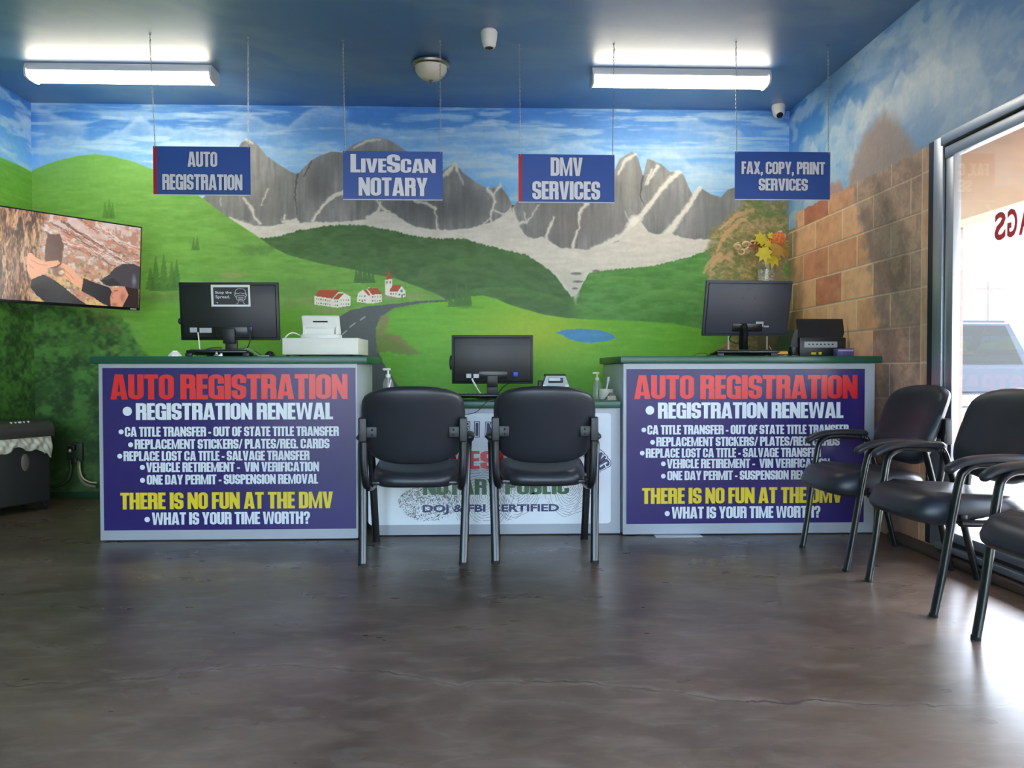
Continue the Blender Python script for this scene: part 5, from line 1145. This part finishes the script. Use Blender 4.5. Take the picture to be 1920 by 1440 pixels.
MB().lathe([(.040, 0), (.040, .006), (.034, .013), (.022, .026), (.018, .027)], n=8).build('button_base', M_WHITE, t); MB().lathe([(.017, .026), (.016, .032), (.010, .034)], n=20).build('button_cap', M_WHITE, t)

# ------------------------------------------------------------------ white cash drawer and card terminal
cd = thing('cash_drawer', 'white cash drawer on the first counter, under the card terminal', 'cash drawer', (-1.03, 5.0, 1.10))
MB().box(-.229, .239, -.20, .20, .012, .116, .004).build('drawer_case', mat('matt_white_steel', C(226, 224, 214), .45), cd)
for sx in (-.2, .2):
    for sy in (-.17, .17): MB().lathe([(.012, 0), (.012, .013)], (sx, sy, 0), 12).build('drawer_foot', M_RUBBER, cd)
ct = thing('card_terminal', 'white tilted point of sale tablet on the cash drawer', 'terminal', (-1.055, 4.97, 1.216))
MB().lathe([(.132, 0), (.132, .022), (.126, .028)], n=40).xf(Matrix.Diagonal((1, .62, 1, 1))).build('terminal_base', M_WHITE, ct, angle=50)
Mt = Matrix.Translation((0, -.01, .03)) @ Matrix.Rotation(math.radians(-24), 4, 'X')
Mt = Matrix.Translation((0, .035, .028)) @ Matrix.Rotation(math.radians(28), 4, 'X')
MB().box(-.120, .120, -.012, .012, 0, .135, .010, 3).box(-.100, .085, -.030, -.008, .0, .06, .008).xf(Mt).build('tablet_back', M_WHITE, ct)
MB().box(-.048, .046, -.0135, -.011, .094, .104, .001).xf(Mt).build('card_slot', M_BLACKG, ct)
for s in (-1, 1): MB().prism([(0, 0), (.07, 0), (.02, .11)], s*.105-.008, s*.105+.008).xf(Matrix.Translation((0, -.02, .024)) @ Matrix.Rotation(PI/2, 4, 'Z')).build('side_cheek', M_WHITE, ct)

# ------------------------------------------------------------------ bits on the low counter
pr_ = thing('label_printer', 'small silver and black label printer on the low counter', 'printer', (.455, 5.07, .826))
M_SILV = mat('silver_plastic', C(158, 162, 170), .4, .2)
MB().prism([(-.085, .0), (.085, .0), (.085, .09), (.062, .150), (-.062, .150), (-.085, .09)], -.075, .07).build('printer_body', M_SILV, pr_)
MB().box(-.068, .068, -.060, .075, .145, .162, .006).box(-.110, -.085, -.05, .06, .0, .12, .004).build('printer_lid', M_BLACK, pr_)
MB().box(-.048, .048, -.078, -.070, .105, .138, .003).build('label_slot', M_BLACKG, pr_); MB().box(-.046, .030, -.080, -.072, .118, .136, .002).build('label_roll', M_PAPER, pr_)
for s in (-1, 1): MB().box(s*.073-.012, s*.073+.012, -.083, -.06, .055, .095, .003).build('release_tab', M_WHITE, pr_)
def pump_bottle(label, loc, clear, m, s=1.0):
    t = thing('pump_bottle', label, 'bottle', loc)
    MB().lathe([(.024*s, 0), (.030*s, .004*s), (.030*s, .095*s), (.020*s, .118*s), (.013*s, .124*s)], n=24).build('bottle_body', clear, t, angle=50)
    MB().lathe([(.014*s, .122*s), (.014*s, .140*s), (.006*s, .142*s), (.006*s, .165*s)], n=16).box(-.030*s, .014*s, -.008*s, .008*s, .163*s, .176*s, .004*s).build('pump_head', m, t)
    MB().tube([(0, 0, .01*s), (0, 0, .122*s)], .0025*s, 6).build('dip_tube', m, t); return t
M_CLEAR = glass_mat('clear_plastic', (.90, .92, .88, 1), .18, .05, .08); M_CREAM = mat('cream_plastic', C(222, 216, 196), .4)
pump_bottle('clear pump bottle with cream pump on the low counter by the third counter side', (.716, 4.93, .826), M_CLEAR, M_CREAM)
cp = thing('pen_cup', 'cream cup holding a white brush on the low counter', 'cup', (.765, 4.87, .826))
MB().lathe([(.040, 0), (.046, .004), (.046, .068), (.042, .068), (.040, .008), (.001, .008)], n=26, cap1=False).build('cup', M_CREAM, cp)
bs = thing('dish_brush', 'white handled brush standing in the cream cup', 'brush', (.765, 4.87, .836)); MB().tube([(-.01, 0, 0), (.012, 0, .100), (.014, 0, .115)], [.004, .005, .009], 8).build('brush_handle', M_WHITE, bs); MB().tube([(.014, 0, .112), (.017, 0, .135)], .009, 8).build('bristles', M_PAPER, bs)
ch_ = thing('card_holder', 'small wedge shaped business card holder on the low counter', 'card holder', (.780, 4.775, .826))
MB().prism([(-.040, 0), (.040, 0), (.010, .048), (-.002, .048)], -.03, .03).build('holder', mat('brown_acrylic', C(78, 66, 62), .4), ch_); MB().box(-.026, .026, -.036, -.030, .002, .030).build('business_cards', mat('beige_cards', C(170, 160, 140), .6), ch_)
tr2 = thing('tape_dispenser', 'small white tape roll on the low counter behind the chair', 'tape roll', (.600, 4.90, .826)); MB().lathe([(.028, -.012), (.028, .012), (.014, .012), (.014, -.012), (.028, -.012)], n=22, cap0=False, cap1=False).xf(Matrix.Translation((0, 0, .028)) @ Matrix.Rotation(PI/2, 4, 'X')).build('tape', M_PAPER, tr2)
MB().box(-.03, .03, -.016, .016, 0, .012, .003).build('tape_base', M_BLACK, tr2)
# little bottle caddy at the inner end of the low counter, by the first counter
pump_bottle('white pump bottle standing on the low counter against the first counter', (-.640, 5.05, .826), M_CLEAR, M_WHITE, 1.15)
gb = thing('glass_bowl', 'clear glass bowl behind the chair, beside the white pump bottle', 'bowl', (-.655, 4.93, .826)); MB().lathe([(.03, 0), (.055, .02), (.062, .055), (.060, .055), (.052, .022), (.001, .006)], n=26, cap1=False).build('bowl', M_CLEAR, gb, angle=60)
st_ = thing('pen', 'white pen leaning upright in the glass bowl', 'pen', (-.635, 4.93, .838)); MB().tube([(0, 0, 0), (.028, 0, .115)], .005, 8).build('pen_barrel', M_WHITE, st_); MB().tube([(.028, 0, .115), (.030, 0, .125)], [.004, .0015], 8).build('pen_tip', M_SILV, st_)
# ------------------------------------------------------------------ bits on the third counter
ps = thing('document_printer', 'black photo printer with raised lid beside the painted block wall', 'printer', (2.20, 5.10, 1.10))
MB().box(-.145, .165, -.13, .15, .0, .128, .008).build('printer_case', M_BLACK, ps)
MB().prism([(-.205, 0), (-.145, 0), (-.145, .18), (-.165, .18), (-.19, .10)], -.10, .14).build('side_tray', M_BLACK, ps)
Ml = Matrix.Translation((.072, .05, .125)) @ Matrix.Rotation(math.radians(-14), 4, 'X') @ Matrix.Shear('XZ', 4, (.16, 0))
MB().prism([(-.155, 0), (.150, 0), (.165, .04), (.165, .138), (-.155, .138)], -.012, .012).xf(Ml).build('raised_lid', M_BLACK, ps)
MB().box(-.115, .105, -.134, -.128, .060, .100, .003).build('control_strip', mat('pale_grey_panel', C(168, 170, 170), .45), ps)
for k in range(7): MB().box(-.09+k*.026, -.078+k*.026, -.1355, -.132, .078, .086).build('button', M_BLACKG, ps)
MB().box(-.07, -.036, -.136, -.120, .014, .030, .002).box(-.02, .0, -.136, -.120, .014, .032, .002).build('yellow_ink_tab', mat('yellow_plastic', C(214, 196, 40), .4), ps)
pb = thing('box', 'small purple patterned box in front of the photo printer', 'box', (2.31, 4.89, 1.10)); MB().box(-.055, .055, -.03, .03, 0, .052, .003).build('carton', mat('purple_pattern_card', C(84, 74, 128), .5, 0, .6, 60), pb); MB().box(-.050, .050, -.031, -.029, .034, .044).build('printed_band', mat('lilac_print', C(168, 160, 196), .5, 0, .3, 90), pb)
tm_ = thing('tape_measure', 'yellow and black hand tool lying right of the tilted monitor', 'tool', (1.875, 4.80, 1.10)); MB().tube([(-.04, 0, .022), (.03, 0, .022)], [.012, .013], 10).build('grip', mat('orange_yellow_grip', C(226, 164, 52), .4), tm_); MB().box(-.075, .045, -.015, .015, 0, .014, .004).build('tool_body', M_BLACK, tm_)
tm_.name = 'hand_tool'
lc = thing('desk_lens', 'black cylindrical desk camera beside the photo printer', 'camera', (1.955, 4.83, 1.10)); MB().lathe([(.036, 0), (.036, .010), (.026, .016), (.028, .02), (.028, .06), (.022, .064)], n=24).build('lens_body', M_BLACK, lc); MB().lathe([(.0215, .0635), (.012, .061), (.001, .060)], n=20, cap0=False).build('lens_glass', M_BLACKG, lc)
lc.name = 'desk_camera'
cable('thin grey wire curling on the counter in front of the tilted monitor', [(1.28, 4.69, 1.1025), (1.31, 4.71, 1.116), (1.35, 4.70, 1.118), (1.375, 4.68, 1.104), (1.35, 4.67, 1.1025)], M_BLACK, .002)
cable('thin white wire hanging off the tilted monitor onto the counter', [(1.845, 4.95, 1.17), (1.845, 4.88, 1.13), (1.845, 4.78, 1.103), (1.86, 4.70, 1.103)], M_WHITE, .002)
# ------------------------------------------------------------------ vase of autumn leaves on a wire stand behind the third counter
ws = thing('wire_stand', 'tall white wire stand carrying the vase behind the tilted monitor', 'stand', (2.09, 5.92, 0))
for sx, sy in ((-.245, -.13), (-.062, .12), (.144, .12), (.162, -.13)): MB().tube([(sx, sy, 0), (sx, sy, 1.66)], .008, 8).build('leg', mat('white_wire', C(224, 220, 210), .35, .2), ws)
MB().prism(rrect(-.268, -.16, .190, .16, .02), 0, .02).xf(Matrix.Translation((0, 0, 1.68)) @ Matrix.Rotation(-PI/2, 4, 'X')).box(-.245, .162, -.135, -.125, .62, .63).build('stand_top', mat('white_wire_top', C(224, 220, 210), .35, .2), ws)
VX, VY, VZ = 2.172, 5.90, 1.681
vs_ = thing('glass_vase', 'clear glass cylinder vase of white pebbles and autumn leaves', 'vase', (VX, VY, VZ))
MB().lathe([(.062, 0), (.068, .004), (.074, .175), (.071, .175), (.065, .012), (.001, .012)], n=30, cap1=False).build('glass', glass_mat('vase_glass', (.95, .97, .96, 1), .04, .08), vs_, angle=60)
r_ = random.Random(5); pe = MB()
for k in range(190):
    a = r_.random()*2*PI; q = .0535*math.sqrt(r_.random()) if r_.random() < .4 else .0535; z = .022+r_.random()*.082
    pe.ball((q*math.cos(a), q*math.sin(a), z), .0085, 6, 4, (.8+r_.random()*.4, .8+r_.random()*.4, .6+r_.random()*.3))
tag(pe.build('pebbles', mat('white_pebbles', C(216, 210, 198), .5, 0, .3, 30), loc=(VX, VY, VZ)), 'white pebbles filling the lower half of the glass vase', 'pebbles', kind='stuff')
bq = thing('bouquet', 'artificial autumn bouquet of yellow leaves and an orange flower in the vase', 'bouquet', (VX, VY, VZ))
M_STEM = mat('tan_stems', C(168, 134, 88), .6); M_LEAFY = mat('yellow_leaf', C(206, 190, 52), .5, 0, .2, 30); M_LEAFO = mat('ochre_leaf', C(186, 150, 74), .5, 0, .25, 30); M_LEAFB = mat('russet_leaf', C(134, 84, 50), .55, 0, .25, 30); M_ORANGE = mat('orange_petals', C(222, 128, 66), .5, 0, .2, 20); M_CURL = mat('dried_curl', C(222, 194, 148), .55, 0, .2, 20)
sm_ = MB()
for k in range(9): a = k*.7; sm_.tube(bez([(.01*math.cos(a), .01*math.sin(a), .120), (.02*math.cos(a), .012*math.sin(a), .20), (.07*math.cos(a)-.02, .04*math.sin(a), .29)], 4), .003, 5)
sm_.tube(bez([(-.01, 0, .13), (-.02, -.02, .19), (-.09, -.03, .24), (-.15, -.03, .27)], 5), .005, 6); sm_.build('stems', M_STEM, bq)
MB().tube(bez([(-.045, -.035, .165), (-.035, -.05, .152), (0, -.055, .150), (.025, -.05, .156)], 5), .007, 6).box(.0, .030, -.058, -.050, .148, .166, .002).build('white_ribbon', M_PAPER, bq)
LP = [(1, 0), (.55, .16), (.72, .52), (.34, .40), (.10, .72), (-.12, .40), (-.5, .34), (-.34, .10), (-.6, 0)]
def leaf(m, c, s, rx, ry, rz):
    pts = LP+[(x, -y) for x, y in LP[::-1][1:-1]]; Mx_ = Matrix.Translation(c) @ Matrix.Rotation(ry, 4, 'Z') @ Matrix.Rotation(rx, 4, 'X') @ Matrix.Rotation(rz, 4, 'Z')
    f = MB(); n = len(pts); v = [Mx_ @ Vector((x*s, y*s, -.25*s*(x*x+y*y)+.02*s)) for x, y in pts]+[Mx_ @ Vector((0, 0, .02*s))]
    v2 = [p-Mx_.to_3x3() @ Vector((0, 0, .0012)) for p in v]
    f.add(v, [(i, (i+1) % n, n) for i in range(n)]).add(v2, [((i+1) % n, i, n) for i in range(n)]); f.add(v[:n]+v2[:n], [(i, (i+1) % n, n+(i+1) % n, n+i) for i in range(n)])
    return f.build('leaf', m, bq, angle=50)
for m_, c, s, ang in ((M_LEAFY, (-.06, -.055, .330), .095, (1.2, .2, .8)), (M_LEAFY, (-.045, -.075, .235), .095, (1.35, -.3, -1.4)), (M_LEAFY, (.025, -.075, .205), .105, (1.3, .1, -1.7)), (M_LEAFO, (.055, -.07, .265), .105, (1.25, .2, -.8)), (M_LEAFY, (-.005, -.06, .30), .06, (1.2, .2, -1.2)),
                      (M_LEAFO, (.125, -.03, .255), .09, (1.2, .5, -.4)), (M_LEAFB, (-.075, -.03, .29), .08, (1.3, .0, 2.6)), (M_LEAFO, (.13, -.03, .30), .055, (1.1, .3, .3)), (M_LEAFB, (.01, -.02, .30), .07, (1.4, 0, 1.5)), (M_LEAFY, (.02, -.05, .36), .05, (1.1, 0, 1.2))): leaf(m_, c, s, *ang)
of = MB()
for k in range(26):
    a = k*2.4; q = .010+.0085*math.sqrt(k)*1.1; of.ball((.075+q*math.cos(a), -.045-.012*(1-k/26), .335+q*math.sin(a)*.9), .013, 8, 6, (1, .5, 1))
of.build('orange_flower', M_ORANGE, bq)
cu2 = MB(); r_ = random.Random(3)
for cx, cz, s in ((-.225, .285, .035), (-.20, .245, .035), (-.165, .30, .03), (-.15, .25, .03), (-.115, .315, .025), (.10, .385, .022), (.125, .37, .022)):
    for k in range(3):
        ph = r_.random()*6; cu2.tube([(cx+s*(1-.09*j*.6)*math.cos(ph+j*.55)*.9, -.03+.008*k+.002*j, cz+s*(1-.09*j*.6)*math.sin(ph+j*.55)*.75) for j in range(14)], [.0065]*10+[.006, .005, .004, .003], 5, flat=.5)
cu2.build('dried_curls', M_CURL, bq)

# ------------------------------------------------------------------ shredder, outlet, paper scraps
M_SHRED = mat('charcoal_shredder_plastic', C(44, 44, 44), .5, 0, .1, 20, .05, 160); M_SHTOP = mat('dark_grey_shredder_head', C(62, 58, 56), .35, 0, .1, 20)
sh = thing('paper_shredder', 'charcoal wheeled paper shredder with white bag sticking out of its bin', 'shredder', (-3.42, 5.62, 0), (0, 0, math.radians(62)))
# front of the machine looks along local -y
MB().box(-.21, .21, -.15, .15, .055, .545, .020, 3).build('bin', M_SHRED, sh)
hd = MB(); prf = [(-.17, .535), (-.17, .585), (-.155, .622), (-.115, .650), (-.05, .660), (.10, .655), (.16, .630), (.17, .60), (.17, .535)]; n = len(prf)
hd.add([(x, y, z) for x in (-.225, .225) for y, z in prf], [tuple(range(n)), tuple(range(2*n-1, n-1, -1))]+[(i, i+n, (i+1) % n+n, (i+1) % n) for i in range(n)])
hd.build('shredder_head', M_SHTOP, sh, angle=50)
for k, w_ in enumerate((.006, .006, .016, .006, .006)): MB().box(-.06+k*.03-w_/2, -.06+k*.03+w_/2, -.135, -.115, .640, .652, .001).build('control_mark', M_WHITE, sh)
MB().box(-.15, .15, -.02, -.005, .656, .662).build('paper_slot', M_BLACKG, sh)
MB().ball((.02, -.149, .36), .03, 14, 10, (1, .35, 2.1)).build('finger_recess', mat('worn_grey_recess', C(104, 98, 88), .5), sh)
def bagf(u, v):
    x = -.205+.41*u; hem = .40+.075*math.sin(u*PI*.9)**2*.9+.012*math.sin(u*19)+.02*math.sin(u*7)
    if u > .85: hem = .395+.02*math.sin(u*30)
    z = .545+(hem-.545)*v; y = -.153-.020*math.sin(v*PI*.8)-.006*math.sin(u*31+v*6)-.004*math.sin(u*57-v*9)
    return Vector((x, y, z))
bm_ = MB().sheet(bagf, 60, 14).build('plastic_bag', mat('crinkled_white_bag', C(214, 208, 190), .4, 0, .1, 30, .5, 40), sh)
sd = bm_.modifiers.new('thickness', 'SOLIDIFY'); sd.thickness = .003
for sx in (-.17, .17):
    for sy in (-.12, .12):
        cst = MB().lathe([(.025, -.01), (.025, .01)], n=16).xf(Matrix.Translation((sx, sy, .025)) @ Matrix.Rotation(PI/2, 4, 'Y')); cst.box(sx-.014, sx+.014, sy-.014, sy+.014, .035, .06, .003); cst.build('caster', M_RUBBER, sh)
ob = thing('outlet_box', 'dark wall outlet box with two flexible conduits, right of the shredder', 'outlet', (-3.255, ROOM_B-.002, .22))
M_BOX = mat('painted_dark_green_box', C(44, 62, 42), .5); M_COND = mat('grey_green_conduit', C(120, 122, 100), .45, .2)
MB().box(-.06, .06, -.035, 0, .08, .22, .004).build('outlet_plate', M_BOX, ob)
MB().box(-.030, .020, -.075, -.033, .165, .205, .006).box(-.030, .030, -.060, -.033, .05, .10, .006).build('plug', M_BLACK, ob); MB().ball((-.012, -.072, .160), .018, 12, 8).box(-.03, .0, -.076, -.07, .20, .206).build('plug_cap', M_STEEL, ob)
MB().tube(bez([(-.02, -.05, .09), (-.02, -.05, .0), (-.045, -.055, -.07), (-.12, -.06, -.115), (-.22, -.06, -.125)], 8), .013, 10).build('conduit', M_BOX, ob)
MB().tube(bez([(.04, -.05, .08), (.045, -.05, .0), (.06, -.055, -.06), (.10, -.06, -.105), (.18, -.06, -.125)], 8), .013, 10).build('conduit', M_COND, ob)
MB().tube(bez([(.05, -.05, .07), (.058, -.062, .01), (.08, -.066, -.05), (.13, -.066, -.085), (.19, -.066, -.092)], 8), .006, 8).build('pale_cord', mat('pale_cord', C(196, 184, 140), .5), ob)
a, b = at(1226, 1003, 4.66), at(1313, 1007, 4.66)
o = MB().box(a.x, b.x, 4.60, 4.664, 0.0006, .004, .001, 1).build('folded_paper', M_PAPER); tag(o, 'folded white paper on the floor under the third counter edge', 'paper')
